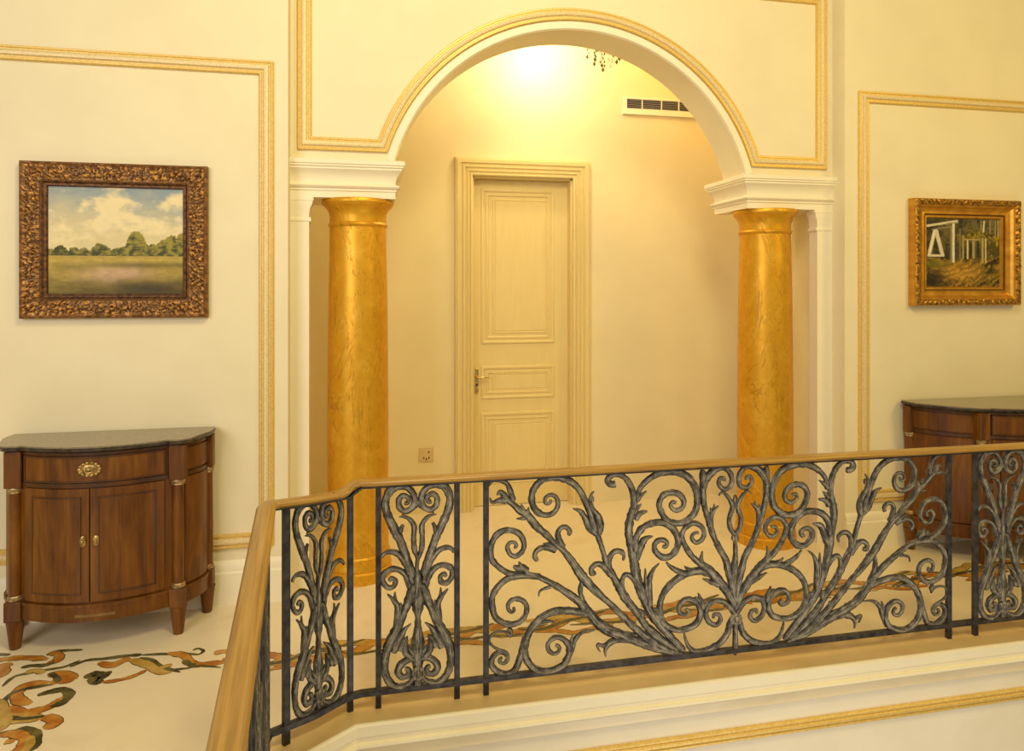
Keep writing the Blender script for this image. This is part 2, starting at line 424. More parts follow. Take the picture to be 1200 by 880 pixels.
# edge mouldings and the wall under the landing -------------------------------
def edge_sweep(prof, name, mat, path=None):
    """profile (out, z) run along the landing's edge; out is towards the stairwell"""
    path = path or [(6.2, 2.60), E1, E2, E3]
    rows = []
    for i, p in enumerate(path):
        def nr(u, w):
            d = (w[0] - u[0], w[1] - u[1]); L = math.hypot(*d); return (-d[1] / L, d[0] / L)
        if i == 0: m_ = nr(p, path[1])
        elif i == len(path) - 1: m_ = nr(path[i - 1], p)
        else:
            n1 = nr(path[i - 1], p); n2 = nr(p, path[i + 1]); k = 1 + n1[0] * n2[0] + n1[1] * n2[1]; m_ = ((n1[0] + n2[0]) / k, (n1[1] + n2[1]) / k)
        rows.append([(p[0] + m_[0] * o_, p[1] + m_[1] * o_, z) for o_, z in prof])
    k = len(prof); q = MB()
    q.add([v for r in rows for v in r], [(i * k + j, i * k + j + 1, (i + 1) * k + j + 1, (i + 1) * k + j) for i in range(len(path) - 1) for j in range(k - 1)])
    return q.build(name, mat, kind='structure', smooth=30)
edge_sweep([(-.003, .0124), (0.006, .0122), (.012, .006), (.012, -.030), (.006, -.036), (.006, -.052), (.020, -.056), (.022, -.064), (.018, -.070), (-.006, -.078), (-.012, -.084), (-.012, -.10)], 'trim_1', M['trim'])
edge_sweep([(-.016, -.08), (-.016, -1.6)], 'wall_under_landing', M['fascia'])
edge_sweep([(-.016, -.205)] + [(-.016 + h, -.205 - s_) for s_, h in [(0, .010), (.005, .014), (.011, .014), (.014, .009), (.020, .018), (.030, .018), (.036, .009), (.040, .014), (.047, .014), (.050, 0)]], 'trim_2', M['gilt'], [(6.2, 2.60), (.33, 2.60)])

# baseboards
def board(x0, x1, name):
    q = MB(); pr = [(0, 0), (.022, 0), (.022, .16), (.016, .168), (.016, .195), (.006, .215), (0, .22)]
    q.rings([[(x0, Y_SIDE - h, z) for h, z in pr], [(x1, Y_SIDE - h, z) for h, z in pr]])
    q.build(name, M['trim'], kind='structure', smooth=30)
board(-3.6, X_NL, 'baseboard_left'); board(X_NR, 6.2, 'baseboard_right')

# gilt panel mouldings
xr, zt = at(320.8, 72.7, Y_SIDE); _, zb = at(291, 640.5, Y_SIDE)
xl = -1.18 * 2 - xr
sweep([(xl, zb), (xr, zb), (xr, zt), (xl, zt)], GILT_PROF, Y_SIDE, pale=(.019, .050)).build('trim_3', [M['gilt'], M['giltpale']], kind='structure', smooth=30)
xl2, zt2 = at(1005.5, 106.7, Y_SIDE)
sweep([(xl2, zb), (xl2 + 1.5, zb), (xl2 + 1.5, zt2), (xl2, zt2)], GILT_PROF, Y_SIDE, pale=(.019, .050)).build('trim_4', [M['gilt'], M['giltpale']], kind='structure', smooth=30)
axl, azb = at(348.7, 177, Y_ARCH); axr, azb2 = at(967.6, 197.4, Y_ARCH)
azb = (azb + azb2) / 2
r1 = 1.142; s0 = math.asin((azb - ACZ) / r1)
arcp = [(ACX - r1 * math.cos(s0 + (PI - 2 * s0) * i / 64), ACZ + r1 * math.sin(s0 + (PI - 2 * s0) * i / 64)) for i in range(65)]
_, atop = at(955, 6, Y_ARCH); atop += .072
sweep([(axl, azb)] + arcp + [(axr, azb), (axr, atop), (axl, atop)], GILT_PROF, Y_ARCH, pale=(.019, .050)).build('trim_5', [M['gilt'], M['giltpale']], kind='structure', smooth=30)
# plain raised band of the arch
ab = [(ACX - (AR + .004) * math.cos(a0 + (PI - 2 * a0) * i / 96), ACZ + (AR + .004) * math.sin(a0 + (PI - 2 * a0) * i / 96)) for i in range(97)]
sweep(ab, [(0, -.01), (0, .006), (.003, .009), (.040, .009), (.043, .005), (.043, -.01)], Y_ARCH, closed=False).build('trim_6', M['trim'], kind='structure', smooth=30)

# impost blocks: a moulded cornice on each column and pilaster
IMP = [(.0, 2.078), (.004, 2.078), (.004, 2.112), (.010, 2.116), (.010, 2.128), (.020, 2.132), (.026, 2.140), (.020, 2.148), (.010, 2.151), (.004, 2.156), (.004, 2.165), (.010, 2.190), (.022, 2.212), (.038, 2.228), (.038, 2.238), (.046, 2.242), (.046, 2.250), (.052, 2.254), (.052, 2.275), (.048, 2.278), (0, 2.278)]
Y_IMP, Y_PIL = 4.27, 3.95
def impost(xa, xb, inner, name):
    """xa..xb at the body; the profile goes round front, inner side and back; flush with the side wall"""
    rows = []
    for o_, z in IMP:
        if inner > 0: pts = [(xa, Y_ARCH - o_), (xb + o_, Y_ARCH - o_), (xb + o_, Y_IMP + o_), (xa, Y_IMP + o_)]
        else: pts = [(xb, Y_IMP + o_), (xa - o_, Y_IMP + o_), (xa - o_, Y_ARCH - o_), (xb, Y_ARCH - o_)]
        rows.append([(p[0], p[1], z) for p in pts])
    q = MB(); q.rings(rows); q.build(name, M['trim'], kind='structure', smooth=30)
impost(X_NL, arc[0][0], 1, 'trim_7'); impost(arc[-1][0] + .015, X_NR, -1, 'trim_8')
def pilaster(xa, xb, inner, name):
    q = MB(); q.box(xa, xb, Y_ARCH, Y_PIL, 0, 1.99)
    pr = [(0, 1.945), (.010, 1.950), (.012, 1.958), (.010, 1.966), (0, 1.972), (.001, 1.99), (.006, 2.02), (.018, 2.045), (.018, 2.056), (.024, 2.06), (.024, 2.078)]
    rows = []
    for o_, z in pr:
        if inner > 0: pts = [(xa, Y_ARCH - o_ * .4), (xb + o_, Y_ARCH - o_ * .4), (xb + o_, Y_PIL), (xa, Y_PIL)]
        else: pts = [(xb, Y_PIL), (xa - o_, Y_PIL), (xa - o_, Y_ARCH - o_ * .4), (xb, Y_ARCH - o_ * .4)]
        rows.append([(p[0], p[1], z) for p in pts])
    q.rings(rows)
    q.build(name, M['trim'], kind='structure', smooth=30)
pilaster(X_NL, PIL_L, 1, 'trim_9'); pilaster(PIL_R, X_NR, -1, 'trim_10')

# ------------------------------------------------------------------ columns
def column(x, label):
    t = empty('column', (x, 4.0, 0)); tag(t, label, 'column', 'gold columns under the arch')
    q = MB(); q.lathe([(.186, 0), (.186, .055), (.180, .060), (.176, .064), (.180, .070), (.181, .085), (.176, .095), (.174, .120), (.177, .126), (.177, .134), (.170, .142)], n=48); q.build('base', M['column'], t)
    q = MB(); q.lathe([(.168, .138), (.168, .3), (.1675, .8), (.165, 1.2), (.160, 1.6), (.153, 1.93)], n=48); q.build('shaft', M['column'], t)
    q = MB(); q.lathe([(.153, 1.925), (.160, 1.932), (.163, 1.940), (.160, 1.948), (.154, 1.953), (.154, 1.985), (.157, 2.0), (.166, 2.022), (.182, 2.040), (.190, 2.047), (.192, 2.053), (.196, 2.057), (.197, 2.070), (.192, 2.078)], n=48); q.build('capital', M['column'], t)
    return t
column(-.037, 'gold column beside the wall with the landscape painting, carrying the arch')
column(2.475, 'gold column beside the wall with the painting of ruins, carrying the arch')

# ------------------------------------------------------------------ the door
d = empty('door_1', ((dx0 + dx1) / 2, Y_BACK, 0)); d['kind'] = 'structure'; d['label'] = 'straw yellow panelled door under the arch'
hw = (dx1 - dx0) / 2
def dpart(q, name, mat, parent=d, **k):
    return q.build(name, mat, parent, **k)
# architrave: stepped casing on the two sides and head
prof = [(0, 0), (0, .014), (.010, .020), (.018, .020), (.020, .026), (.034, .026), (.036, .032), (.052, .032), (.054, .038), (.072, .038), (.076, .046), (.092, .050), (.100, .050), (.106, .040), (.108, 0)]
q = MB(); rows = []
cas = [(hw, 0), (hw, DZ), (-hw, DZ), (-hw, 0)]     # going up the far side, over, down: right normal points outwards
def outn(i): return [(1, 0), (1, 1), (-1, 1), (-1, 0)][i]
CAS = [(0, 0), (0, .030), (.006, .034), (.014, .034), (.018, .022), (.026, .022), (.030, .034), (.040, .036), (.044, .026), (.054, .026), (.058, .038), (.070, .040), (.074, .030), (.084, .030), (.088, .042), (.102, .044), (.112, .044), (.116, .036), (.124, .034), (.128, 0)]
k = len(CAS)
vs = []
for i, p in enumerate(cas):
    m_ = outn(i); vs += [(p[0] + m_[0] * s_, -h, p[1] + m_[1] * s_) for s_, h in CAS]
q.add(vs, [(i * k + j, i * k + j + 1, (i + 1) * k + j + 1, (i + 1) * k + j) for i in range(3) for j in range(k - 1)])
dpart(q, 'architrave', M['door'], smooth=20)
q = MB(); rv = .125
q.box(-hw, -hw + .012, 0, rv, 0, DZ); q.box(hw - .012, hw, 0, rv, 0, DZ); q.box(-hw, hw, 0, rv, DZ - .012, DZ)
dpart(q, 'jamb', M['door'], smooth=0)
# leaf with three framed panels
q = MB(); q.box(-hw + .012, hw - .012, .085, .125, .004, DZ - .014)
leaf = dpart(q, 'leaf', M['door'], smooth=0)
def lx(px): return at(px, 300, Y_BACK + .085)[0] - (dx0 + dx1) / 2
def lz(px, py): return at(px, py, Y_BACK + .085)[1]
PAN = [(-1, 0), (.0, .0), (.004, .010), (.014, .013), (.022, .010), (.026, .002), (.034, .002), (.040, .008), (.050, .010), (.056, .004), (.058, 0)]
PAN = PAN[1:]
for (py0, py1) in ((222, 402.5), (428, 466.5), (482, 575)):
    z1, z0 = lz(605, py0), lz(605, py1)
    if py0 == 482: z0 = .16
    xa, xb = lx(563.5), lx(649.5)
    s = sweep([(xa, z0), (xb, z0), (xb, z1), (xa, z1)], PAN, .0855)
    pn = s.build('door_panel', M['door'], leaf, smooth=25)
    ix, iz = .085, (.075 if z1 - z0 > .4 else .052)
    q = sweep([(xa + ix, z0 + iz), (xb - ix * .55, z0 + iz), (xb - ix * .55, z1 - iz), (xa + ix, z1 - iz)], [(0, 0), (.003, .006), (.010, .007), (.013, .002), (.017, .002), (.022, .006), (.024, .006)], .0855)
    o_ = len(q.v); q.add([(xa + ix + .023, .080, z0 + iz + .023), (xb - ix * .55 - .023, .080, z0 + iz + .023), (xb - ix * .55 - .023, .080, z1 - iz - .023), (xa + ix + .023, .080, z1 - iz - .023)], [(0, 1, 2, 3)])
    q.build('raised_field', M['door'], pn, smooth=25)
# lock plate and lever
hx = lx(558.5); hz = lz(558, 446)
q = MB(); q.prism([(hx - .012, .071), (hx + .012, .071), (hx + .012, .085), (hx - .012, .085)], hz - .080, hz + .078)
q.ball((hx, .078, hz + .078), .012, sc=(1, .6, 1.3)); q.ball((hx, .078, hz - .080), .012, sc=(1, .6, 1.3))
hp = dpart(q, 'lock_plate', M['polished'])
q = MB(); q.tube([(hx, .072, hz + .028), (hx, .036, hz + .028), (hx + .012, .028, hz + .028), (hx + .05, .028, hz + .029), (hx + .085, .030, hz + .026)], [.009, .008, .008, .007, .005], 10)
q.build('lever', M['polished'], hp)
q = MB(); q.ball((hx, .068, hz - .03), .008, sc=(1, .6, 1.2)); q.build('keyhole', M['darkpin'], hp)

# ------------------------------------------------------------------ wall socket
sx0, sz1 = at(491, 523.5, Y_BACK); sx1, sz0 = at(508, 541.5, Y_BACK); sc_ = ((sx0 + sx1) / 2, (sz0 + sz1) / 2); sh = .052
t = empty('wall_socket', (sc_[0], Y_BACK, sc_[1])); tag(t, 'small square straw-coloured socket low on the wall beside the door', 'socket')
q = MB(); q.box(-sh, sh, -.009, 0, -sh, sh); q.build('cover_plate', M['plate'], t, bevel=.003)
q = MB(); q.box(-.040, .040, -.012, -.008, -.040, .040); fp = q.build('face_insert', M['plate'], t, bevel=.002)
for (u, w_) in ((-.018, -.022), (.018, -.022), (.0, -.030)):
    q = MB(); q.box(u - .004, u + .004, -.0135, -.011, w_ - .008, w_ + .008); q.build('pin_hole', M['darkpin'], fp, smooth=0)
q = MB(); q.box(-.026, -.010, -.0145, -.011, .004, .030); q.build('switch', M['plate'], fp, bevel=.0015)
q = MB(); q.ball((.016, -.0125, .018), .006, sc=(1, .4, 1)); q.build('indicator', M['darkpin'], fp)

# ------------------------------------------------------------------ air vent high on the back wall
vx0, vz1 = at(730.5, 113.5, Y_BACK); _, vz0 = at(730, 130, Y_BACK); vx1 = vx0 + .60
t = empty('air_vent', (vx0, Y_BACK, vz0)); tag(t, 'slatted air vent high on the wall, partly cut by the arch', 'air vent')
vw, vh = vx1 - vx0, vz1 - vz0
q = MB(); f_ = .022
for bx in ((0, f_, 0, vh), (vw - f_, vw, 0, vh), (f_, vw - f_, 0, f_ * .8), (f_, vw - f_, vh - f_ * .7, vh)): q.box(bx[0], bx[1], -.018, 0, bx[2], bx[3])
q.build('frame', M['trim'], t, smooth=0)
q = MB(); q.box(-.012, vw + .012, -.024, 0, -.026, -.001); q.build('ledge', M['trim'], t, smooth=0)
q = MB(); q.box(f_, vw - f_, -.003, -.0005, f_ * .8, vh - f_ * .7); q.build('backing', M['black'], t, smooth=0)
ns = 6
for i in range(ns):
    z = f_ * .8 + (vh - f_ * 1.5) * (i + .5) / ns
    q = MB(); q.add([(f_, -.006, z + .0025), (vw - f_, -.006, z + .0025), (vw - f_, -.016, z - .001), (f_, -.016, z - .001), (f_, -.005, z + .0005), (vw - f_, -.005, z + .0005), (vw - f_, -.015, z - .003), (f_, -.015, z - .003)],
                     [(0, 1, 2, 3), (7, 6, 5, 4), (0, 4, 5, 1), (3, 2, 6, 7), (0, 3, 7, 4), (1, 5, 6, 2)])
    q.build('slat', M['slat'], t, smooth=0)
for u in (.145, .30, .44):
    q = MB(); q.box(u - .003, u + .003, -.0175, -.003, f_ * .8, vh - f_ * .7); q.build('divider', M['trim'], t, smooth=0)

# ------------------------------------------------------------------ chandelier
CX, CY, CZB = 1.60, 4.50, 3.00
t = empty('chandelier', (CX, CY, CZB)); tag(t, 'crystal chandelier peeping below the top of the arch', 'chandelier')
q = MB(); q.lathe([(.004, .30), (.012, .31), (.022, .34), (.014, .37), (.030, .41), (.012, .45), (.008, .57)], n=16); q.build('stem', M['brass'], t)
q = MB(); q.lathe([(.055, .565), (.050, .555), (.03, .54), (.008, .53)], n=20); q.build('canopy', M['brass'], t)
for k in range(6):
    a = k * PI / 3 + .3
    pts = [(.012 * math.cos(a), .012 * math.sin(a), .37), (.06 * math.cos(a), .06 * math.sin(a), .30), (.12 * math.cos(a), .12 * math.sin(a), .29), (.165 * math.cos(a), .165 * math.sin(a), .33), (.17 * math.cos(a), .17 * math.sin(a), .36)]
    q = MB(); q.tube(catmull(pts, 4), .0055, 8); q.lathe([(.004, .355), (.022, .362), (.024, .368), (.01, .37)], .17 * math.cos(a), .17 * math.sin(a), 12)
    ar = q.build('arm', M['brass'], t)
    q = MB(); q.ball((.17 * math.cos(a), .17 * math.sin(a), .398), .013, sc=(1, 1, 2.0)); q.build('bulb', M['bulb'], ar)
# strings of drops
kk = 0
for ring, cnt, zt_, ln in ((.13, 9, .30, 5), (.075, 6, .30, 6), (.02, 2, .30, 8)):
    for i in range(cnt):
        a = 2 * PI * i / cnt + ring * 9; cx, cy = ring * math.cos(a), ring * math.sin(a)
        q = MB(); z = zt_
        n_ = ln + (i % 2)
        for j in range(n_):
            z -= .026
            if z < 0.01: break
            r = .0075 if j < n_ - 1 else .012
            px = cx + .006 * math.sin(j * 2 + i); py = cy + .006 * math.cos(j * 2.3 + i)
            q.rings([[(px + r * .05 * math.cos(2 * PI * w / 6), py + r * .05 * math.sin(2 * PI * w / 6), z + r * 1.5) for w in range(6)], [(px + r * math.cos(2 * PI * w / 6), py + r * math.sin(2 * PI * w / 6), z) for w in range(6)], [(px + r * .05 * math.cos(2 * PI * w / 6), py + r * .05 * math.sin(2 * PI * w / 6), z - r * 1.5) for w in range(6)]])
        q.tube([(cx, cy, zt_), (cx, cy, z)], .0014, 5)
        q.build('crystal_string', [M['bronze'] if kk % 3 else M['crystal']][0], t, smooth=0); kk += 1
q = MB(); q.lathe([(.135, .296), (.140, .300), (.135, .304), (.130, .300)], n=28); q.build('ring', M['brass'], t)

# ------------------------------------------------------------------ iron railing
WID, JIT = 1.24, .22
def stroke(pts, ws, depth=None, per=6, y0=0.0, nseg=8):
    """one wrought bar: pts (u, z) centre line, widths along it; lens-shaped section"""
    n = len(pts)
    if not isinstance(ws, (list, tuple)): ws = [ws, ws]
    def wat(t):
        f = t * (len(ws) - 1); i = min(int(f), len(ws) - 2); return ws[i] + (ws[i + 1] - ws[i]) * (f - i)
    c = catmull(pts, per); m = len(c)
    uvs = []; L = [0]
    for i in range(1, m): L.append(L[-1] + math.hypot(c[i][0] - c[i - 1][0], c[i][1] - c[i - 1][1]))
    rings = []
    for i, p in enumerate(c):
        a = c[max(i - 1, 0)]; b = c[min(i + 1, m - 1)]
        dx, dz = b[0] - a[0], b[1] - a[1]; l = math.hypot(dx, dz) or 1
        nx, nz = -dz / l, dx / l
        w = wat(L[i] / (L[-1] or 1)) / 2 * WID * (1 + JIT * noise.noise(Vector((p[0] * 70, p[1] * 70, n))))
        dp = (depth / 2 if depth else max(.005, min(.011, w * .8)))
        if i in (0, m - 1): w *= .45; dp *= .6
        uvs += [(L[i], .5 + .5 * math.cos(2 * PI * k / nseg)) for k in range(nseg)]
        rings.append([(p[0] + nx * w * math.cos(2 * PI * k / nseg), y0 - dp * math.sin(2 * PI * k / nseg), p[1] + nz * w * math.cos(2 * PI * k / nseg)) for k in range(nseg)])
    q = MB(); q.rings(rings); q.uv = uvs
    return q

S6 = 6.2872
def crop(ox, oy, sc=S6):
    def g(*f): return [at(ox + f[i] / sc, oy + f[i + 1] / sc, Y_RAIL) for i in range(0, len(f), 2)]
    return g
A, B, C, D = crop(560, 540), crop(560, 660), crop(710, 530), crop(710, 640)
Ee, Ff = crop(430, 555), crop(430, 690)
PXM = .0034 / S6 * 1.0       # crop pixel to metres near the middle of the panel
UC = at(861.3, 640, Y_RAIL)[0]

big = [  # (name, points, widths in crop px)
 ('stem', D(560, 790, 400, 762, 240, 702, 100, 650, 0, 608) + B(865, 420, 795, 335, 730, 270, 640, 205, 540, 145, 430, 92, 350, 70), (30, 50, 62, 66, 50, 40, 24)),
 ('scroll', B(430, 92, 330, 80, 240, 78, 170, 42, 112, -14) + A(94, 690, 100, 620, 135, 552, 195, 515, 258, 516, 312, 545, 341, 610, 326, 670, 280, 703, 240, 690, 217, 640, 236, 605, 270, 603, 286, 628, 266, 643), (30, 36, 38, 38, 36, 30, 20)),
 ('scroll', B(470, 100, 330, 90, 230, 108, 150, 170, 106, 250, 108, 330, 132, 400, 190, 440, 252, 450, 312, 428, 350, 382, 360, 320, 330, 275, 275, 262, 230, 288, 222, 332, 246, 360, 268, 348, 262, 322), (40, 42, 40, 38, 36, 30, 20)),
 ('scroll', B(830, 375, 700, 350, 600, 347, 510, 372, 430, 432, 376, 510, 346, 600, 352, 690, 396, 758, 470, 794, 560, 784, 638, 735, 670, 660, 660, 592, 612, 548, 560, 547, 516, 590, 522, 640, 560, 664, 596, 645, 596, 612, 570, 600), (46, 46, 48, 46, 44, 40, 30, 22)),
 ('leaf', B(640, 740, 690, 645, 720, 560, 780, 505, 865, 490), (46, 36, 26, 8)), ('leaf', B(690, 610, 690, 565, 702, 520), (30, 24, 8)),
 ('leaf', B(400, 470, 460, 430, 520, 425, 570, 432), (40, 30, 6)),
 ('scroll', B(352, 540, 328, 640, 304, 722, 272, 790, 218, 818, 150, 803, 102, 752, 112, 692, 160, 655, 206, 668, 220, 706, 196, 738, 166, 733, 162, 708, 182, 698), (40, 44, 42, 36, 30, 20)),
 ('tendril', B(245, 545, 210, 510, 160, 503, 104, 525, 84, 575, 118, 618, 180, 645, 215, 660), (18, 16, 16, 22)),
 ('leaf', B(220, 480, 245, 500, 240, 545), (34, 26, 10)),
 ('leaf', D(240, 705, 130, 690, 50, 700, -10, 735) + B(885, 600, 890, 635, 905, 655), (30, 44, 36, 26, 8)), ('leaf', B(1100, 562, 1030, 562, 965, 590, 938, 640, 942, 690), (20, 40, 46, 30, 6)),
 ('stem', D(540, 782, 440, 755, 310, 680, 200, 590, 120, 510, 0, 395) + B(935, 265, 850, 185, 780, 110, 735, 50) + A(692, 740, 620, 650, 560, 600, 500, 540, 430, 480, 370, 405, 310, 365, 250, 312, 195, 275), (28, 46, 54, 44, 38, 40, 60, 58, 40, 36, 52, 44, 34)),
 ('leaf', A(262, 300, 240, 225, 215, 170, 160, 146, 104, 152, 78, 192), (40, 36, 30, 22, 16)), ('leaf', A(215, 290, 185, 245, 162, 228, 140, 255), (44, 40, 30, 12)),
 ('leaf', A(210, 290, 150, 292, 105, 305, 88, 270), (44, 34, 20, 10)), ('leaf', A(350, 420, 320, 426, 284, 428), (30, 20, 6)),
 ('leaf', A(340, 390, 330, 350, 318, 318), (40, 26, 6)), ('leaf', A(360, 395, 368, 365, 374, 340), (36, 26, 8)),
 ('curl', A(625, 645, 602, 595, 590, 535, 612, 495, 650, 490, 678, 520, 668, 552), (50, 42, 34, 30, 30, 26)),
 ('curl', A(580, 655, 520, 638, 470, 640, 430, 665, 418, 705, 440, 738), (52, 46, 36, 30, 24)), ('leaf', A(560, 640, 520, 612, 478, 608), (36, 24, 6)),
 ('tendril', B(778, 115, 756, 190, 768, 260, 815, 345), (30, 32, 30, 34)), ('leaf', B(845, 160, 830, 130, 832, 110), (24, 16, 6)), ('leaf', B(905, 250, 895, 215, 900, 190), (26, 16, 6)),
 ('leaf', A(370, 815, 330, 790, 290, 790, 262, 775), (40, 44, 40, 18)), ('leaf', A(330, 800, 318, 770, 300, 742), (36, 28, 8)), ('tendril', B(540, 170, 490, 185, 455, 205, 446, 245), (26, 20, 16, 6)),
 ('stem', D(545, 782, 400, 682, 300, 590, 240, 502, 150, 390, 92, 290, 30, 178) + A(950, 765, 930, 690, 905, 610, 878, 535), (28, 48, 56, 46, 48, 56, 50, 38, 34, 36)),
 ('bud', A(880, 545, 822, 490, 790, 422, 755, 372, 700, 352), (36, 46, 42, 34, 8)), ('bud', A(890, 545, 900, 470, 878, 400, 842, 350, 826, 290, 836, 245, 856, 222), (40, 50, 50, 34, 30, 24, 8)), ('leaf', A(838, 270, 850, 275, 852, 305), (16, 14, 5)),
 ('scroll', A(866, 520, 832, 400, 792, 300, 742, 205, 670, 146, 570, 122, 480, 137, 416, 200, 396, 270, 411, 340, 451, 385, 511, 400, 564, 376, 590, 322, 576, 268, 536, 250, 500, 270, 494, 303, 514, 318, 536, 303, 532, 284), (36, 42, 42, 44, 44, 42, 40, 34, 26, 18)),
 ('curl', A(985, 850, 935, 785, 882, 756, 838, 786, 838, 828, 868, 818), (46, 42, 36, 34, 30)), ('curl', D(20, 190, 25, 100, 58, 45, 105, 38, 134, 66, 128, 108), (50, 40, 36, 32, 14)),
 ('curl', D(255, 320, 205, 245, 160, 208, 128, 225, 118, 285, 138, 370), (34, 34, 32, 30, 36)), ('leaf', D(205, 600, 215, 570, 212, 550), (26, 18, 6)), ('leaf', D(270, 520, 262, 485, 228, 462), (40, 34, 12)), ('leaf', D(215, 655, 175, 640, 145, 628), (26, 18, 6)),
 ('curl', C(70, 232, 36, 235, 12, 205, 40, 168, 100, 164, 152, 200, 190, 270, 205, 350, 205, 420), (40, 44, 34, 36, 40, 44, 48)),
 ('stem', C(205, 400, 178, 500, 170, 600, 190, 700, 208, 800, 220, 880) + D(240, 275, 282, 390, 332, 490, 400, 582, 480, 672, 580, 775), (44, 58, 50, 60, 66, 60, 58, 60, 52, 46, 40)),
 ('scroll', C(222, 360, 248, 272, 312, 200, 400, 152, 500, 142, 590, 172, 648, 240, 674, 330, 660, 430, 602, 498, 530, 524, 452, 504, 408, 440, 392, 378, 422, 318, 482, 296, 540, 310, 574, 360, 560, 410, 512, 428, 477, 397, 490, 366, 516, 374), (28, 40, 48, 50, 48, 46, 44, 40, 42, 34, 22)),
 ('leaf', C(218, 500, 245, 452, 304, 432), (40, 38, 14)), ('leaf', C(215, 440, 240, 405, 264, 380), (36, 28, 8)), ('leaf', C(225, 360, 255, 320, 300, 285), (36, 28, 8)),
 ('scroll', C(212, 730, 222, 625, 272, 552, 342, 521, 420, 517, 490, 560, 530, 640, 518, 712, 470, 764, 410, 769, 360, 722, 360, 672, 400, 642, 446, 660, 440, 694, 416, 690), (46, 46, 44, 46, 44, 42, 36, 24)),
 ('leaf', C(225, 800, 258, 695, 290, 640, 348, 618), (40, 50, 50, 6)),
 ('leaf', D(325, 440, 296, 300, 290, 160), (46, 36, 10)), ('leaf', D(320, 420, 318, 260, 345, 175, 392, 124), (46, 44, 34, 8)), ('tendril', D(345, 470, 372, 465, 380, 500), (20, 18, 20)),
 ('stem', C(716, 130, 714, 260, 722, 380, 752, 490, 790, 610, 832, 700, 882, 790) + D(902, 180, 932, 300, 948, 430), (40, 50, 40, 40, 40, 44, 50, 52, 46)),
 ('scroll', C(716, 270, 738, 195, 795, 132, 860, 108, 912, 150, 926, 212, 905, 258, 862, 268, 830, 232, 838, 192, 868, 190, 870, 212), (40, 56, 50, 36, 36, 32, 30, 24)), ('leaf', C(710, 200, 704, 160, 708, 122), (36, 28, 10)),
 ('leaf', C(778, 570, 770, 500, 786, 440, 832, 392), (34, 42, 34, 10)), ('leaf', C(786, 460, 772, 430, 770, 405), (24, 20, 8)), ('leaf', C(790, 430, 800, 400, 798, 378), (24, 16, 6)),
 ('scroll', C(770, 880, 650, 782, 590, 700, 560, 622, 580, 562, 640, 522, 698, 542, 724, 592, 705, 645, 662, 664, 632, 630, 650, 596, 684, 592), (44, 40, 36, 36, 34, 30, 22)),
 ('stem', D(680, 120, 740, 160, 802, 222, 862, 292, 922, 385, 955, 460), (34, 60, 66, 60, 50, 44)),
 ('scroll', D(800, 215, 700, 184, 600, 202, 500, 262, 430, 342, 400, 430, 406, 522, 442, 582, 520, 618, 600, 608, 668, 570, 698, 500, 680, 432, 630, 397, 580, 397, 541, 440, 546, 490, 590, 508, 612, 482, 590, 464), (50, 50, 48, 42, 42, 40, 44, 38, 32, 22)),
 ('leaf', D(730, 170, 702, 110, 712, 34), (46, 38, 6)), ('leaf', D(590, 205, 520, 178, 470, 145, 442, 112), (40, 34, 30, 10)), ('leaf', D(640, 180, 605, 170, 580, 148), (34, 26, 8)), ('leaf', D(850, 290, 790, 268, 710, 238), (40, 36, 8)),
 ('scroll', D(955, 510, 905, 440, 860, 405, 800, 402, 750, 440, 735, 502, 760, 558, 810, 578, 842, 540, 830, 502, 796, 500, 790, 530), (36, 38, 36, 34, 34, 30, 22)),
 ('scroll', D(945, 520, 915, 575, 892, 650, 832, 722, 742, 768, 660, 776, 612, 742, 590, 692, 578, 640), (40, 44, 42, 38, 30, 12)),
 ('leaf', D(716, 460, 700, 400, 680, 345), (40, 36, 8)), ('leaf', D(690, 410, 672, 385, 650, 372), (28, 22, 8)), ('leaf', D(720, 440, 760, 415, 800, 402), (30, 22, 18)),
 ('tendril', C(830, 320, 858, 294, 900, 330, 932, 400, 908, 490, 918, 560, 952, 610), (8, 22, 30, 34, 32, 34, 30)),
 ('leaf', C(940, 420, 962, 360, 955, 310), (10, 14, 6)),
]
mid = [('stem', D(953, 800, 953, 530), (40, 34)), ('stem', D(953, 470, 935, 330, 940, 200, 953, 90) + C(953, 690, 953, 650), (60, 66, 72, 56, 30, 26))]

def make_panel(strokes, centre, uc, balls, rosette, parent, name='scroll_panel', label=None):
    q = None
    for nm, pts, ws in centre:
        s = stroke([(p[0] - uc, p[1]) for p in pts], [w * PXM for w in ws], depth=.022)
        if q is None: q = s
        else: q.add(s.v, s.f); q.uv += s.uv
    for (u, z, r) in balls: q.ball((u - uc, 0, z), r)
    q.uv += [(v_[2], .5 + .25 * math.sin(v_[0] * 260)) for v_ in q.v[len(q.uv):]]
    panel = q.build(name, M['iron'], parent, uv=q.uv)
    for side in (1, -1):
        for i, (nm, pts, ws) in enumerate(strokes):
            y0 = .0022 * ((i * 5) % 3 - 1)
            s = stroke([(side * (p[0] - uc), p[1]) for p in pts], [w * PXM for w in ws], y0=y0)
            s.build(nm, M['iron'], panel, uv=s.uv)
    u, z, r = rosette
    q = MB()
    for k in range(8):
        a = 2 * PI * k / 8
        q.ball((u - uc + r * .62 * math.cos(a), -.013, z + r * .62 * math.sin(a)), r * .36, 10, 6, (1, .6, 1))
    q.ball((u - uc, -.018, z), r * .45, 12, 7, (1, .8, 1)); q.ball((u - uc, -.003, z), r * .82, 16, 8, (1, .5, 1))
    q.build('rosette', M['iron'], panel, uv=[(v_[2] * 2, .5 + .2 * math.sin(v_[0] * 320)) for v_ in q.v])
    return panel

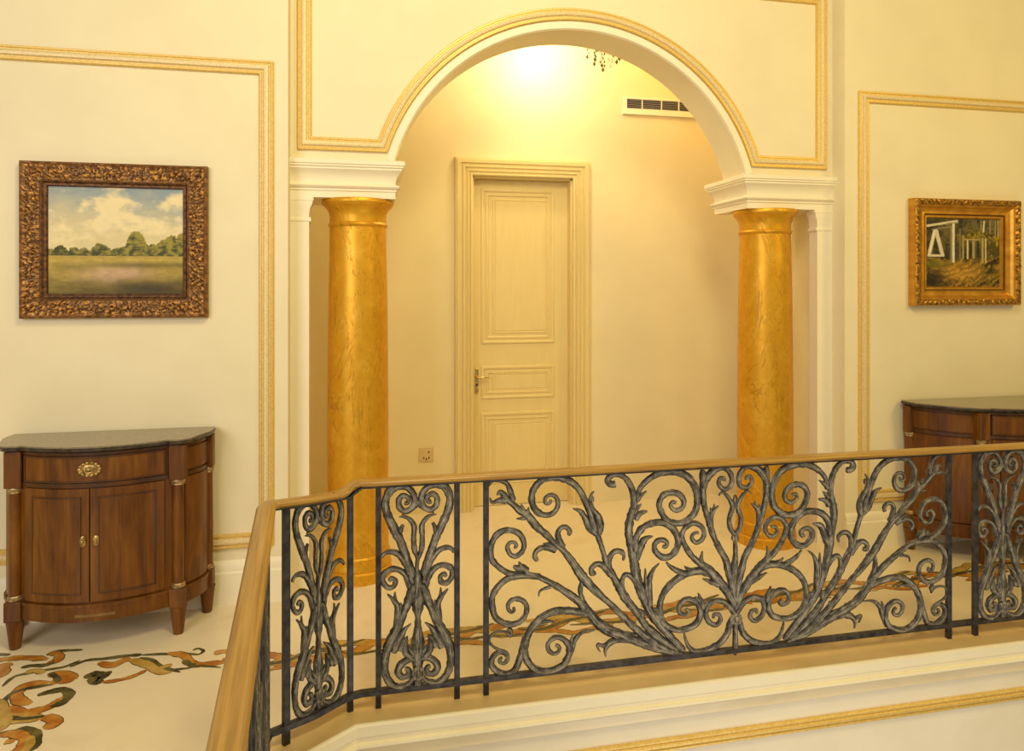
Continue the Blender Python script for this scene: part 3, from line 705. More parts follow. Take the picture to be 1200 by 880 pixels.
rail = empty('iron_railing', (0, 0, 0)); tag(rail, 'scrolled wrought iron railing with honey oak handrail along the edge of the landing', 'railing')
bc = C(945, 632)[0]; rc = D(953, 527)[0]
pb = make_panel(big, mid, UC, [(UC, bc[1], .0165)], (UC, rc[1], .028), rail)
pb.location = (UC, Y_RAIL, 0)

UE = at(489.8, 690, Y_RAIL)[0]
small = [
 ('stem', Ee(335, 760, 290, 620, 248, 500, 198, 400, 152, 300, 136, 210, 166, 130, 220, 95, 282, 95, 332, 132, 352, 190, 330, 250, 282, 276, 240, 246, 236, 190, 270, 160, 306, 180, 300, 215, 275, 214), (60, 50, 48, 52, 48, 46, 48, 40, 36, 36, 34, 24)),
 ('leaf', Ee(378, 200, 330, 258, 255, 308), (40, 34, 8)),
 ('tendril', Ee(236, 318, 300, 326, 346, 382, 344, 470, 350, 560, 376, 625), (8, 26, 34, 30, 34, 24)),
 ('curl', Ee(104, 620, 122, 592, 160, 574, 220, 586, 272, 640, 312, 720, 335, 810), (20, 32, 38, 38, 34)),
 ('scroll', Ee(330, 870, 292, 762, 240, 712, 180, 706, 126, 740, 116, 790, 150, 838, 196, 834, 210, 790, 182, 770, 164, 796), (44, 40, 34, 36, 34, 32, 22)),
 ('leaf', Ee(235, 460, 250, 410, 268, 374), (34, 30, 18)),
 ('stem', Ff(345, -30, 322, 40, 290, 130, 230, 270, 166, 400, 134, 500, 134, 610, 170, 688, 240, 718, 315, 685, 348, 635), (50, 56, 44, 56, 60, 50, 44, 44, 36, 24)),
 ('scroll', Ff(390, 520, 315, 518, 252, 560, 230, 612, 258, 650, 302, 640, 310, 600, 282, 588), (44, 46, 44, 42, 36, 26)),
 ('leaf', Ff(215, 300, 228, 150, 202, 90, 150, 38), (34, 42, 36, 10)), ('leaf', Ff(228, 220, 246, 150, 250, 98), (34, 28, 8)), ('leaf', Ff(212, 110, 206, 60, 206, 20), (26, 20, 8)),
 ('leaf', Ff(190, 470, 225, 400, 270, 310, 326, 255), (46, 56, 36, 6)), ('leaf', Ff(240, 455, 262, 400, 300, 345), (40, 40, 8)), ('leaf', Ff(330, 510, 285, 470, 282, 410, 300, 350), (40, 40, 34, 8)),
 ('leaf', Ff(350, 480, 320, 450, 308, 420), (30, 26, 8)), ('leaf', Ff(370, 740, 330, 715, 300, 700), (20, 30, 16)),
 ('leaf', Ff(366, 480, 345, 400, 350, 320), (34, 34, 8)),
]
smid = [('stem', Ee(376, 610, 368, 690, 375, 770, 375, 860) + Ff(375, 90, 375, 210, 375, 300, 375, 400, 375, 500, 373, 620, 373, 745), (24, 26, 60, 90, 80, 30, 46, 72, 76, 60, 50, 60))]
rz_ = Ff(372, 612)[0]
ps = make_panel(small, smid, UE, [], (UE, rz_[1], .030), rail)
ps.location = (UE, Y_RAIL, 0)

def place_panel(x, y, rz, sx=1.0, sz=1.0):
    c = copy_tree(ps, rail); c.location = (x, y, 0); c.rotation_euler = (0, 0, rz); c.scale = (sx, 1, sz)
    return c
xR0 = at(1142, 650, Y_RAIL)[0]
hwS = (at(536, 700, Y_RAIL)[0] - at(443, 700, Y_RAIL)[0]) / 2
place_panel(xR0 + hwS, Y_RAIL, 0)
# chamfer and stair-side runs
chd = Vector((P1[0] - P2[0], P1[1] - P2[1], 0)); chl = chd.length; cha = math.atan2(chd.y, chd.x)
cm = ((P1[0] + P2[0]) / 2, (P1[1] + P2[1]) / 2)
ZCH = .985
tq = .07; cu = ((tq + chl) / 2) / chl; cm = (P2[0] + chd.x * cu, P2[1] + chd.y * cu)
place_panel(cm[0], cm[1], cha, ((chl - tq) / 2 - .012) / hwS, ZCH)
ld = Vector((P3[0] - P2[0], P3[1] - P2[1], 0)); ll = ld.length; ld.normalize(); la = math.atan2(ld.y, ld.x)
def onleg(s_): return (P2[0] + ld.x * s_, P2[1] + ld.y * s_)
legposts = [.03]
s_ = .03
for k in range(3):
    place_panel(*onleg(s_ + hwS), la, 1, ZCH); s_ += 2 * hwS; legposts.append(s_)
    if k < 2: s_ += .13; legposts.append(s_)

# posts
def post(x, y, rz, z0, z1, w=.021):
    q = MB(); q.box(-w / 2, w / 2, -.010, .010, z0, z1)
    o = q.build('post', M['ironbar'], rail, smooth=0, bevel=.002); o.location = (x, y, 0); o.rotation_euler = (0, 0, rz); return o
ZR = .8735
for px in (443.5, 535.5, 569.5, 1111.5, 1142.5): post(at(px, 700, Y_RAIL)[0], Y_RAIL, 0, .010, ZR - .028)
post(xR0 + 2 * hwS, Y_RAIL, 0, .010, ZR - .028); post(P1[0] + .006, P1[1], cha * .5, .010, ZR - .030)
cd = chd.normalized()
post(P2[0] + cd.x * .07, P2[1] + cd.y * .07, cha, .010, ZR * ZCH - .028, .024)
for s_ in legposts: post(*onleg(s_), la, .010, ZR * ZCH - .028)
# bottom and top flat bars follow the rail line
RP = [(4.6, Y_RAIL), (P1[0] + .05, P1[1]), (P1[0], P1[1] - .012), ((P1[0] + P2[0]) / 2 + .012, (P1[1] + P2[1]) / 2 - .012), (P2[0] + .006, P2[1] + .012), (P2[0], P2[1] - .03), P3]
def bar(w, z0f, z1f, name, mat, path, bevel=0.0, smooth=30):
    rows = []
    for i, p in enumerate(path):
        a = path[max(i - 1, 0)]; b = path[min(i + 1, len(path) - 1)]
        def nr(u, v_):
            dd = (v_[0] - u[0], v_[1] - u[1]); l = math.hypot(*dd) or 1; return (-dd[1] / l, dd[0] / l)
        n1 = nr(a, p) if i else nr(p, b); n2 = nr(p, b) if i < len(path) - 1 else n1
        k = 1 + n1[0] * n2[0] + n1[1] * n2[1]; mm_ = ((n1[0] + n2[0]) / k, (n1[1] + n2[1]) / k)
        z0, z1 = z0f(i), z1f(i); h = z1 - z0; r = min(.35 * h, .3 * w)
        sec = [(-w / 2, z0), (w / 2, z0), (w / 2, z1 - r), (w / 2 - r, z1), (-w / 2 + r, z1), (-w / 2, z1 - r)] if bevel else [(-w / 2, z0), (w / 2, z0), (w / 2, z1), (-w / 2, z1)]
        if bevel: sec = [(-w * .36, z0), (w * .36, z0), (w * .5, z0 + .3 * h), (w * .5, z0 + .62 * h), (w * .40, z1 - .06 * h), (w * .2, z1), (-w * .2, z1), (-w * .40, z1 - .06 * h), (-w * .5, z0 + .62 * h), (-w * .5, z0 + .3 * h)]
        rows.append([(p[0] + mm_[0] * s_, p[1] + mm_[1] * s_, z) for s_, z in sec])
    q = MB(); q.rings(rows); uv = []; Ls = 0
    for i, r_ in enumerate(rows):
        if i: Ls += math.hypot(path[i][0] - path[i - 1][0], path[i][1] - path[i - 1][1])
        acc = 0
        for j, p in enumerate(r_):
            acc += math.dist(p, r_[j - 1]) if j else 0
            uv.append((Ls, acc if j < len(r_) * .6 else acc))
    return q.build(name, mat, rail, smooth=smooth, uv=uv)
bar(.022, lambda i: .062, lambda i: .082, 'bottom_bar', M['ironbar'], RP)
drop = lambda i: [0, 0, .030, .020, .008, .008, .008][i]
bar(.026, lambda i: ZR - .031 - drop(i), lambda i: ZR - .0225 - drop(i), 'top_bar', M['ironbar'], RP)
HP = [(4.6, Y_RAIL), (P1[0] + .10, P1[1]), (P1[0] + .045, P1[1] - .001), (P1[0] + .020, P1[1] - .003), (P1[0] - .004, P1[1] - .008), (P1[0] - .03, P1[1] - .024), ((P1[0] + P2[0]) / 2 + .004, (P1[1] + P2[1]) / 2 - .004), (P2[0] + .012, P2[1] + .012), (P2[0], P2[1] - .03), P3]
hdrop = [0, 0, -.003, .002, .022, .032, .022, .008, .008, .008]
bar(.062, lambda i: ZR - .0228 - hdrop[i], lambda i: ZR - hdrop[i], 'handrail', M['oak'], HP, bevel=1, smooth=50)

# ------------------------------------------------------------------ paintings
def lerp(a, b, t): t = max(0, min(1, t)); return tuple(a[i] + (b[i] - a[i]) * t for i in range(3))
def sm(e0, e1, x): t = max(0, min(1, (x - e0) / (e1 - e0))); return t * t * (3 - 2 * t)
def nz(x, y, s, z=0.0): return noise.fractal(Vector((x * s, y * s, z)), .9, 2.0, 5)
def srgb(r, g, b):
    f = lambda c: (c / 255 / 12.92) if c / 255 <= .04045 else ((c / 255 + .055) / 1.055) ** 2.4
    return (f(r), f(g), f(b))

def land(u, v):
    """u 0..1 across, v 0..1 up"""
    n1 = nz(u, v * 1.6, 3.2, 1.0); n2 = nz(u, v, 14, 4.0); n3 = nz(u * .5, v * 2.0, 40, 2.0)
    hor = .36
    if v > hor:
        t = (v - hor) / (1 - hor)
        c = lerp(srgb(214, 198, 146), srgb(138, 152, 152), sm(.25, 1.05, t + .15 * u + .25 * n1))
        cl = sm(-.25, .75, 1.3 * n1 + .25 * n2 + .42 - abs(t - .40 + .10 * (u - .5)) * 1.0)
        c = lerp(c, srgb(232, 214, 160), cl)
        c = tuple(k * (1 + .05 * n2) for k in c)
        # tree line
        top = hor + .045
        for (cx, r, h) in ((.03, .05, .05), (.10, .06, .075), (.20, .05, .06), (.26, .05, .06), (.38, .075, .10), (.41, .06, .07), (.50, .05, .06), (.55, .05, .07), (.64, .085, .215), (.70, .05, .10), (.76, .05, .09), (.83, .06, .12), (.90, .085, .17), (.98, .07, .20), (1.02, .05, .24)):
            d = 1 - ((u - cx) / r) ** 2
            if d > 0: top = max(top, hor + (h + .02) * math.sqrt(d))
        top += .018 * n2 + .010 * n3
        if v < top:
            g = nz(u, v, 22, 7.0) + .5 * n3
            c = lerp(srgb(66, 66, 12), srgb(150, 138, 40), sm(-.5, .6, g + (v - hor) * 3.2 - .25 + .2 * (u - .3)))
        return c
    t = v / hor
    c = lerp(srgb(100, 86, 18), srgb(186, 160, 66), sm(0, 1, t + .3 * nz(u * .6, v * 2.5, 5, 3)))
    if t > .93: c = lerp(c, srgb(170, 145, 60), .6)
    band = math.exp(-((t - .55 - .1 * nz(u, v, 4, 8)) / .17) ** 2 - ((u - .50) / .22) ** 2)
    c = lerp(c, srgb(190, 156, 116), min(1, band * 1.2))
    dk = math.exp(-((t - .16) / .2) ** 2 - ((u - .74) / .28) ** 2)
    c = lerp(c, srgb(60, 48, 12), min(1, dk * .95))
    dk = math.exp(-((t - .78) / .08) ** 2) * sm(.1, .6, u)
    c = lerp(c, srgb(92, 84, 16), dk * .7)
    return tuple(max(0, k * (1 + .16 * n2 + .14 * n3)) for k in c)

def seg(u, v, x0, y0, x1, y1):
    dx, dy = x1 - x0, y1 - y0; t = max(0, min(1, ((u - x0) * dx + (v - y0) * dy) / (dx * dx + dy * dy))); return math.hypot(u - x0 - t * dx, v - y0 - t * dy)
def ruins(u, v):
    n1 = nz(u, v, 5, 1); n2 = nz(u * 1.8, v * .7, 9, 3); n3 = nz(u, v, 30, 5)
    c = lerp(srgb(38, 36, 22), srgb(118, 102, 46), sm(-.45, .6, n1 + .45 * n3))
    if v > .40:
        c = lerp(c, lerp(srgb(52, 48, 32), srgb(92, 84, 58), sm(-.4, .5, n2)), .55)
        st = .5 + .5 * math.sin(u * 78 + 3 * n1)
        if u > .36: c = lerp(c, srgb(118, 105, 66), .30 * sm(.55, 1, st) * sm(.36, .5, u))
    # foliage
    fo_ = math.exp(-((u - .62) / .2) ** 2 - ((v - .74) / .07) ** 2) + math.exp(-((u - .92) / .08) ** 2 - ((v - .62) / .2) ** 2)
    c = lerp(c, lerp(srgb(84, 74, 14), srgb(160, 134, 36), sm(-.3, .5, n1 + .8 * n3)), min(1, fo_ * 1.1))
    if v < .42:
        c = lerp(srgb(42, 36, 12), srgb(122, 98, 30), sm(-.5, .5, n1 + .5 * n3))
        hump = math.exp(-((u - .47) / .24) ** 2 - ((v - .20 - .05 * n1) / .11) ** 2)
        c = lerp(c, srgb(200, 146, 50), min(1, hump) * .85)
        wv = math.sin(60 * (v + .25 * math.sin(3.2 * u + 1)) + 5 * n1); c = lerp(c, srgb(206, 160, 62), .45 * sm(.35, 1, wv) * sm(-.4, .3, n2)); c = lerp(c, srgb(40, 32, 12), .4 * sm(.4, 1, -wv))
        gr = math.exp(-((u - .12) / .14) ** 2 - ((v - .34) / .06) ** 2); c = lerp(c, srgb(112, 104, 26), min(1, gr))
        dk = math.exp(-((u - .1) / .16) ** 2 - ((v - .1) / .14) ** 2); c = lerp(c, srgb(40, 36, 18), min(1, dk))
    def ln(x0, y0, x1, y1, w, cc, k=1.0):
        nonlocal c
        d_ = seg(u, v, x0, y0, x1, y1) + .006 * n3
        c = lerp(c, cc, k * (1 - sm(w * .6, w, d_)))
    W = srgb(212, 198, 158); Wd = srgb(150, 136, 98)
    ln(0, .865, .42, .945, .020, W); ln(.28, .90, .43, .925, .014, Wd); ln(.10, .82, .38, .87, .012, Wd, .7)
    ln(.06, .47, .13, .80, .028, W); ln(.15, .80, .23, .47, .030, W); ln(.05, .455, .24, .455, .020, W); ln(.07, .52, .12, .78, .010, srgb(235, 225, 190))
    ln(.375, .90, .375, .37, .018, srgb(226, 214, 172)); ln(.345, .88, .345, .36, .012, Wd); ln(.41, .86, .41, .38, .014, srgb(70, 62, 40)); ln(.46, .84, .46, .42, .012, Wd, .5)
    ln(.56, .68, .56, .42, .014, srgb(210, 190, 130)); ln(.64, .66, .64, .43, .022, srgb(160, 144, 88)); ln(.76, .70, .76, .36, .016, srgb(176, 158, 90)); ln(.80, .70, .80, .36, .012, srgb(206, 186, 120)); ln(.52, .69, .72, .685, .012, srgb(168, 150, 88)); ln(.50, .74, .50, .42, .012, srgb(168, 150, 70))
    ln(.60, .64, .60, .43, .014, srgb(42, 38, 24)); ln(.70, .66, .70, .44, .014, srgb(44, 40, 24))
    ln(.78, .95, .77, .80, .014, W); ln(.86, .96, .86, .78, .010, Wd); ln(.93, .96, .93, .74, .010, Wd); ln(.97, .96, .97, .74, .008, W, .7); ln(.74, .96, .74, .82, .008, Wd)
    return tuple(max(0, k * (1 + .2 * n3)) for k in c)

def canvas(fn, w, h, nx, ny, name, parent, y):
    q = MB(); vs = []; cs = []; fs = []
    for j in range(ny + 1):
        for i in range(nx + 1):
            u, v = i / nx, j / ny
            vs.append(((u - .5) * w, y, (v - .5) * h)); cs.append(fn(u, v))
    for j in range(ny):
        for i in range(nx):
            a = j * (nx + 1) + i; fs.append((a, a + 1, a + nx + 2, a + nx + 1))
    o = len(vs)      # stretcher sides and back give the canvas its thickness
    q.add(vs, fs)
    bk = [(-w / 2, y + .014, -h / 2), (w / 2, y + .014, -h / 2), (w / 2, y + .014, h / 2), (-w / 2, y + .014, h / 2)]
    q.add(bk, [(3, 2, 1, 0)]); cs += [(.2, .15, .08)] * 4
    c0, c1, c2, c3 = 0, nx, (ny + 1) * (nx + 1) - 1, ny * (nx + 1)
    for (a, b_, k1, k2) in ((c0, c1, o, o + 1), (c1, c2, o + 1, o + 2), (c2, c3, o + 2, o + 3), (c3, c0, o + 3, o)):
        q.f.append([b_, a, k1, k2]); q.mi.append(0)
    return q.build(name, M['canvas'], parent, smooth=0, paint=cs)

def picture_frame(w, h, prof, parent, name, mat, colour, carve=None, step=.006, z_of=None):
    """mitred frame: prof (s inward, height out of wall); fine mesh, optionally carved by a height function"""
    P = []
    for i in range(len(prof) - 1):
        (s0, h0), (s1, h1) = prof[i], prof[i + 1]; n_ = max(1, int(math.hypot(s1 - s0, h1 - h0) / step))
        for k in range(n_): P.append((s0 + (s1 - s0) * k / n_, h0 + (h1 - h0) * k / n_))
    P.append(prof[-1])
    cor = [(-w / 2, -h / 2), (w / 2, -h / 2), (w / 2, h / 2), (-w / 2, h / 2)]; inn = [(1, 1), (-1, 1), (-1, -1), (1, -1)]
    path = []
    for i in range(4):
        a, b_ = cor[i], cor[(i + 1) % 4]; L = math.hypot(b_[0] - a[0], b_[1] - a[1]); n_ = max(2, int(L / step)) if carve else 2
        for k in range(n_):
            t_ = k / n_; path.append((i, t_))
    q = MB(); vs = []; cs = []; fs = []; K = len(P)
    for (i, t_) in path:
        for (s_, hh) in P:
            a = (cor[i][0] + inn[i][0] * s_, cor[i][1] + inn[i][1] * s_); j = (i + 1) % 4
            b_ = (cor[j][0] + inn[j][0] * s_, cor[j][1] + inn[j][1] * s_)
            x, z = a[0] + (b_[0] - a[0]) * t_, a[1] + (b_[1] - a[1]) * t_
            e = carve(x, z, s_) if carve else 0
            vs.append((x, -(hh + e), z)); cs.append(colour(x, z, s_, e))
    n_ = len(path)
    for i in range(n_):
        j = (i + 1) % n_
        for k in range(K - 1): fs.append((i * K + k, j * K + k, j * K + k + 1, i * K + k + 1))
    q.add(vs, fs)
    return q.build(name, mat, parent, smooth=60 if not carve else 85, paint=cs)

# landscape in a carved frame
fx0, fz1 = at(20.5, 187.5, Y_SIDE - .045); fx1, fz0 = at(242.3, 372, Y_SIDE - .045)
_, fz1b = at(242.3, 194, Y_SIDE - .045); fz1 = (fz1 + fz1b) / 2
W1, H1 = fx1 - fx0, fz1 - fz0
t = empty('framed_painting', ((fx0 + fx1) / 2, Y_SIDE, (fz0 + fz1) / 2)); tag(t, 'landscape painting of a tree line under a cloudy sky in a carved bronze frame', 'painting')
FW = .118
def carve1(x, z, s_):
    if s_ < .012 or s_ > .088: return .0012 * nz(x, z, 60)
    env = sm(.012, .022, s_) * (1 - sm(.078, .088, s_))
    q_ = noise.turbulence(Vector((x * 17, z * 17, 2.0)), 3, True, noise_basis='PERLIN_ORIGINAL', amplitude_scale=.5, frequency_scale=2.0)
    w_ = noise.cell_vector if False else None
    v_ = noise.voronoi(Vector((x * 44 + 1.3 * q_, z * 44, .3)), distance_metric='DISTANCE')[0]
    e = (v_[1] - v_[0])
    return env * (.013 * min(1, e * 1.7) - .005 + .004 * math.sin(38 * q_ + x * 40))
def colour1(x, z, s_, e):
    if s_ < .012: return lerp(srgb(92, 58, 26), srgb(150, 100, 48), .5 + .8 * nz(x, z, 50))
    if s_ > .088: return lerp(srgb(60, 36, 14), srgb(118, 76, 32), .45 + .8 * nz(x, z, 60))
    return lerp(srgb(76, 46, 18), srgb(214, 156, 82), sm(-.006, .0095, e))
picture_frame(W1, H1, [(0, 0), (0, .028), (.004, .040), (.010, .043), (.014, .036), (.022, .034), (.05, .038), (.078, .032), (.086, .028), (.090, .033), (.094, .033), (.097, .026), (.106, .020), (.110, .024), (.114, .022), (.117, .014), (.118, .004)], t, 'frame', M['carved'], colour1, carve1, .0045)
canvas(land, W1 - 2 * FW + .02, H1 - 2 * FW + .02, 190, 150, 'canvas', t, -.012)

# ruins in a burnished gilt frame
Yf = Y_SIDE - .06
gx0, gz1 = at(1073, 231.8, Yf); gx1, gz0 = at(1197.5, 357.6, Yf); _, gz1b = at(1197, 234.5, Yf); gz1 = (gz1 + gz1b) / 2
W2, H2 = gx1 - gx0, gz1 - gz0
t = empty('framed_painting', ((gx0 + gx1) / 2, Y_SIDE, (gz0 + gz1) / 2)); tag(t, 'dark painting of ruined buildings in a smooth burnished gold frame', 'painting')
def carve2(x, z, s_):
    if .004 < s_ < .040: return .0045 * nz(x, z, 60)
    return 0.0
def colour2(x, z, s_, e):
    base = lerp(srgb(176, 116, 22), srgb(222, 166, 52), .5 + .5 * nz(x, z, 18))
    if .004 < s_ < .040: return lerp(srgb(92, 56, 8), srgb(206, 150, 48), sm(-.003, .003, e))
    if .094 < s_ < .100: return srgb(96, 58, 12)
    return base
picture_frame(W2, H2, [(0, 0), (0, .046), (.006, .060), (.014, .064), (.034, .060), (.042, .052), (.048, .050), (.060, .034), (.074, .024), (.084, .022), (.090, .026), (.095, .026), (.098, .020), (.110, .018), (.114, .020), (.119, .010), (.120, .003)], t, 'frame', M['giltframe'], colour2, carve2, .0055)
canvas(ruins, W2 - .24 + .02, H2 - .24 + .02, 190, 160, 'canvas', t, -.010)

# ------------------------------------------------------------------ demilune cabinets (front is -y)
def arcpts(x0, y0, x1, y1, bulge, n):
    """points from (x0,y0) to (x1,y1) bowed sideways by bulge (towards the left normal)"""
    dx, dy = x1 - x0, y1 - y0; L = math.hypot(dx, dy); nx, ny = -dy / L, dx / L; out = []
    for i in range(n + 1):
        t_ = i / n; b_ = bulge * 4 * t_ * (1 - t_)
        out.append((x0 + dx * t_ + nx * b_, y0 + dy * t_ + ny * b_))
    return out
FP, FY, BP, BY, SB = .335, -.245, .418, -.042, .020
def front(off, x0=-FP + .03, x1=FP - .03, n=28):
    pts = []
    for i in range(n + 1):
        x = x0 + (x1 - x0) * i / n; t_ = x / (FP - .03)
        pts.append((x, FY - .012 - .088 * (1 - t_ * t_) - off))
    return pts
def sidecurve(off, s_, n=14):
    pts = arcpts(s_ * (FP + .022), FY + .020, s_ * (BP + .004), BY - .024, SB * (-s_), n)
    o_ = []
    for i, p in enumerate(pts):
        a = pts[max(i - 1, 0)]; b_ = pts[min(i + 1, n)]; d_ = (b_[0] - a[0], b_[1] - a[1]); L = math.hypot(*d_)
        nx, ny = (d_[1] / L, -d_[0] / L)
        if nx * s_ < 0: nx, ny = -nx, -ny
        o_.append((p[0] + nx * off, p[1] + ny * off))
    return o_
def shell(mb, outer, inner, z0, z1):
    """a bent panel between two plan curves"""
    n_ = len(outer); rs = []
    for i in range(n_): rs.append([(outer[i][0], outer[i][1], z0), (outer[i][0], outer[i][1], z1), (inner[i][0], inner[i][1], z1), (inner[i][0], inner[i][1], z0)])
    mb.rings(rs)
def outline(off):
    return [(-BP - .01, -.004)] + sidecurve(off, -1)[::-1] + front(off) + sidecurve(off, 1) + [(BP + .01, -.004)]
def make_cabinet(x, label):
    t = empty('demilune_cabinet', (x, Y_SIDE - .024, 0)); tag(t, label, 'cabinet', 'mahogany cabinets against the walls')
    q = MB(); q.prism(outline(-.004), .20, .872); q.build('body', M['wood'], t, smooth=30)
    q = MB(); q.prism(outline(.008), .135, .205); q.prism(outline(.013), .198, .212)
    q.build('plinth', M['wood'], t, smooth=30)
    q = MB(); q.prism(outline(.006), .722, .740); q.prism(outline(.005), .862, .876); q.build('rail_moulding', M['darkwood'], t, smooth=30)
    # stone top with ears over the posts
    def topo(g):
        pts = [(-BP - .026 - g, .0), (-BP - .032 - g, BY - .02), (-BP - .028 - g, BY - .075)]
        pts += [(-FP - .072 - .35 * (BP - FP - .083) - g, FY + .035), (-FP - .058 - g, FY - .015), (-FP - .028 - g * .6, FY - .042 - g), (-FP + .024, FY - .046 - g)]
        pts += front(.022 + g, -FP + .036, FP - .036)
        r_ = [(-p[0], p[1]) for p in pts[:7]][::-1]
        return pts + r_
    q = MB(); q.prism(topo(0), .895, .903); tp = q.build('top', M['stone'], t, smooth=0)
    q = MB(); a_ = [topo(-.012), topo(-.004), topo(.004), topo(.006), topo(.002)]
    q.rings([[(p[0], p[1], z) for p in o_] for o_, z in zip(a_, (.874, .878, .884, .892, .8965))]); q.build('top_edge', M['stoneedge'], tp, smooth=35)
    # doors
    for s_ in (-1, 1):
        xa, xb = (-FP + .052, -.003) if s_ < 0 else (.003, FP - .052)
        q = MB(); shell(q, front(.007, xa, xb, 16), front(-.004, xa, xb, 16), .222, .716)
        dr = q.build('door', M['wood'], t, smooth=30)
        q = MB(); xi, xj = xa + .038, xb - .038
        shell(q, front(.0095, xi, xj, 16), front(.004, xi, xj, 16), .262, .674); q.build('door_panel', M['wood'], dr, smooth=30)
        q = MB()
        for (z0, z1) in ((.256, .262), (.674, .680)): shell(q, front(.0115, xi - .006, xj + .006, 16), front(.004, xi - .006, xj + .006, 16), z0, z1)
        for (u0, u1) in ((xi - .006, xi), (xj, xj + .006)): shell(q, front(.0115, u0, u1, 1), front(.004, u0, u1, 1), .256, .680)
        q.build('panel_bead', M['darkwood'], dr, smooth=30)
        kx = s_ * .026; ky = front(.012, kx, kx + .001, 1)[0][1]
        q = MB(); q.ball((kx, ky, .488), .018, 16, 8, (.78, .30, 1.45)); q.ball((kx, ky - .006, .488), .008, 12, 6, (.8, .8, 1.3)); q.build('escutcheon', M['brass'], dr)
    # drawer with a brass rosette
    xa, xb = -FP + .052, FP - .052
    q = MB(); shell(q, front(.007, xa, xb), front(-.004, xa, xb), .750, .852); dr = q.build('drawer', M['wood'], t, smooth=30)
    q = MB()
    for (z0, z1) in ((.744, .750), (.852, .858)): shell(q, front(.011, xa - .006, xb + .006), front(.003, xa - .006, xb + .006), z0, z1)
    for (u0, u1) in ((xa - .006, xa), (xb, xb + .006)): shell(q, front(.011, u0, u1, 1), front(.003, u0, u1, 1), .744, .858)
    q.build('drawer_bead', M['darkwood'], dr, smooth=30)
    cy = front(.008, 0, .001, 1)[0][1]; q = MB()
    q.ball((0, cy, .802), .026, 20, 8, (1.45, .22, .95))
    for k in range(14):
        a = 2 * PI * k / 14; q.ball((.040 * math.cos(a), cy - .002, .802 + .027 * math.sin(a)), .0095, 8, 5, (1, .6, .9))
    q.ball((0, cy - .007, .802), .010, 12, 6, (1.5, .6, 1)); q.tube([(-.018, cy - .008, .806), (-.012, cy - .014, .793), (0, cy - .016, .788), (.012, cy - .014, .793), (.018, cy - .008, .806)], .0032, 8)
    q.build('rosette_pull', M['brass'], dr)
    # bent side panels
    for s_ in (-1, 1):
        q = MB(); shell(q, sidecurve(.004, s_), sidecurve(-.004, s_), .222, .716); q.build('side_panel', M['wood'], t, smooth=30)
        q = MB(); shell(q, sidecurve(.004, s_), sidecurve(-.004, s_), .750, .852); q.build('side_frieze', M['wood'], t, smooth=30)
    q = MB(); shell(q, front(.0095, -.06, .10, 6), front(.006, -.06, .10, 6), .156, .168); q.build('apron_mount', M['worn'], t, smooth=30)
    # round posts, square blocks and tapered feet at the four corners
    for (px, py, b_) in ((-FP, FY, .034), (FP, FY, .034), (-BP, BY, .030), (BP, BY, .030)):
        q = MB(); q.lathe([(.0255, .232), (.0265, .45), (.0245, .692)], px, py, 20); p_ = q.build('post', M['wood'], t)
        q = MB(); q.lathe([(.027, .214), (.031, .218), (.031, .226), (.028, .229), (.030, .233), (.027, .238)], px, py, 20); q.build('lower_ring', M['palebrass'], p_)
        q = MB(); q.lathe([(.025, .688), (.029, .692), (.027, .697), (.031, .702), (.031, .712), (.028, .716)], px, py, 20); q.build('upper_ring', M['palebrass'], p_)
        q = MB(); q.box(px - b_, px + b_, py - b_ + .002, py + b_ - .002, .715, .874); q.build('upper_block', M['wood'], p_, bevel=.003)
        q = MB(); q.box(px - b_, px + b_, py - b_ + .002, py + b_ - .002, .128, .215); q.build('lower_block', M['wood'], p_, bevel=.003)
        q = MB(); q.lathe([(.020, 0), (.0225, .004), (.027, .045), (.033, .10), (.036, .118), (.037, .130)], px, py, 16); q.build('foot', M['wood'], t)
    return t
make_cabinet(-1.178, 'bow-fronted mahogany cabinet standing in the open under the landscape painting')
FP, FY, BP, SB = .325, -.315, .555, .035      # the second one is wider and deeper
xcR = at(1059, 470.7, Y_SIDE - .05)[0] + BP + .034
make_cabinet(xcR, 'bow-fronted mahogany cabinet half hidden behind the railing, under the painting of ruins')

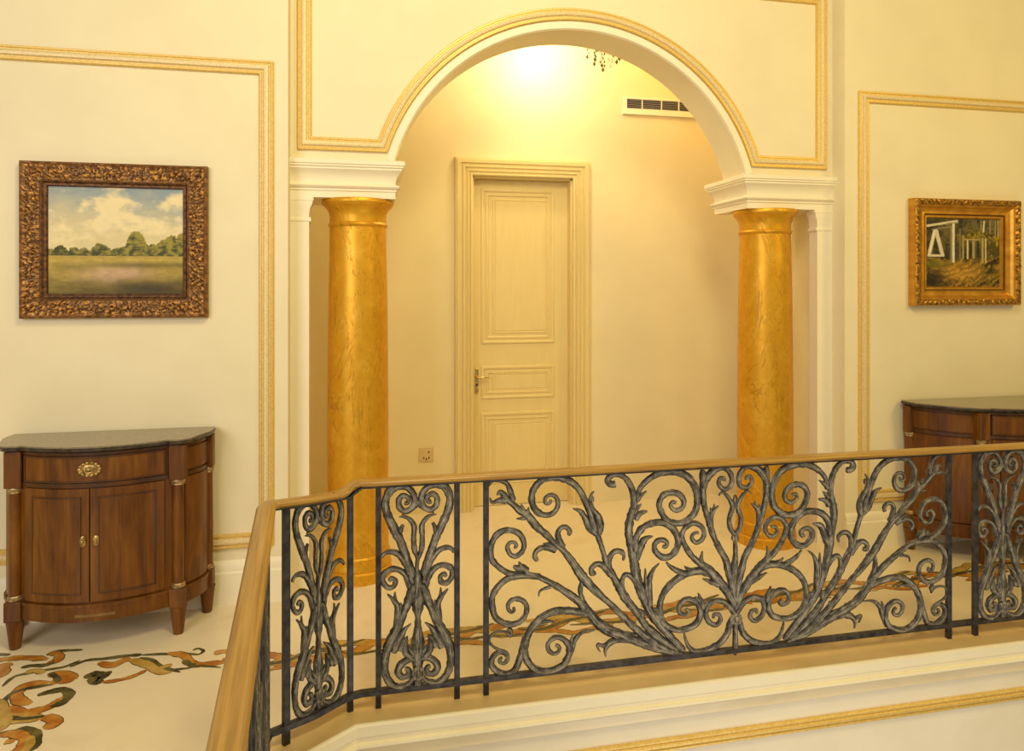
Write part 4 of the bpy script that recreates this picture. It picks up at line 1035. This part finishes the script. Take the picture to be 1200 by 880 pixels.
# ------------------------------------------------------------------ light
w = bpy.data.worlds.new('hall_ambience'); bpy.context.scene.world = w; w.use_nodes = True
bg = w.node_tree.nodes['Background']; bg.inputs['Color'].default_value = (1.0, .83, .50, 1); bg.inputs['Strength'].default_value = .30

def area(name, loc, look, size, power, colour, sy=None):
    l = bpy.data.lights.new(name, 'AREA'); l.shape = 'RECTANGLE'; l.size = size; l.size_y = sy or size; l.energy = power; l.color = colour
    o = bpy.data.objects.new(name, l); col.objects.link(o); o.location = loc
    o.rotation_euler = (Vector(look) - Vector(loc)).to_track_quat('-Z', 'Y').to_euler(); return o
def point(name, loc, power, colour, r=.05):
    l = bpy.data.lights.new(name, 'POINT'); l.energy = power; l.color = colour; l.shadow_soft_size = r
    o = bpy.data.objects.new(name, l); col.objects.link(o); o.location = loc; return o
area('hall_window_light', (-2.8, -1.2, 2.7), (-.9, 3.6, 1.3), 2.2, 116, (.98, .93, 1.0))
area('added_hall_fill', (.8, .7, 4.4), (.6, 3.8, 2.2), 1.1, 98, (1.0, .85, .50))  # unseen area light added overhead as the hall's general warm light
area('added_warm_fill_right', (4.6, .4, 3.4), (3.5, 3.7, 1.2), 1.0, 50, (1.0, .68, .14))  # added out of view to turn the right wall amber
area('added_fascia_fill', (1.8, .5, -1.1), (1.8, 2.6, -.15), 1.6, 22, (1.0, .94, .88))  # added below the landing to brighten the fascia; no known source there
point('niche_chandelier_lamp', (1.22, 4.52, 3.27), 22, (1.0, .87, .68), .06)
area('niche_ceiling_lamp', (2.3, 4.35, 3.55), (2.3, 4.5, .5), .3, 5, (1.0, .60, .08), .8)

# ------------------------------------------------------------------ camera
cam = bpy.data.cameras.new('camera'); co = bpy.data.objects.new('camera', cam); col.objects.link(co)
co.location = (0, 0, EYE); co.rotation_euler = (PI / 2, 0, -PSI)
cam.sensor_fit = 'HORIZONTAL'; cam.sensor_width = 36; cam.lens = FPX / 1200 * 36; cam.shift_y = -(440 - HOR) / 1200; cam.clip_start = .02
sc = bpy.context.scene; sc.camera = co
sc.view_settings.view_transform = 'Standard'; sc.view_settings.look = 'None'; sc.view_settings.gamma = 1; sc.view_settings.use_curve_mapping = False
sc.view_settings.exposure = 0.0
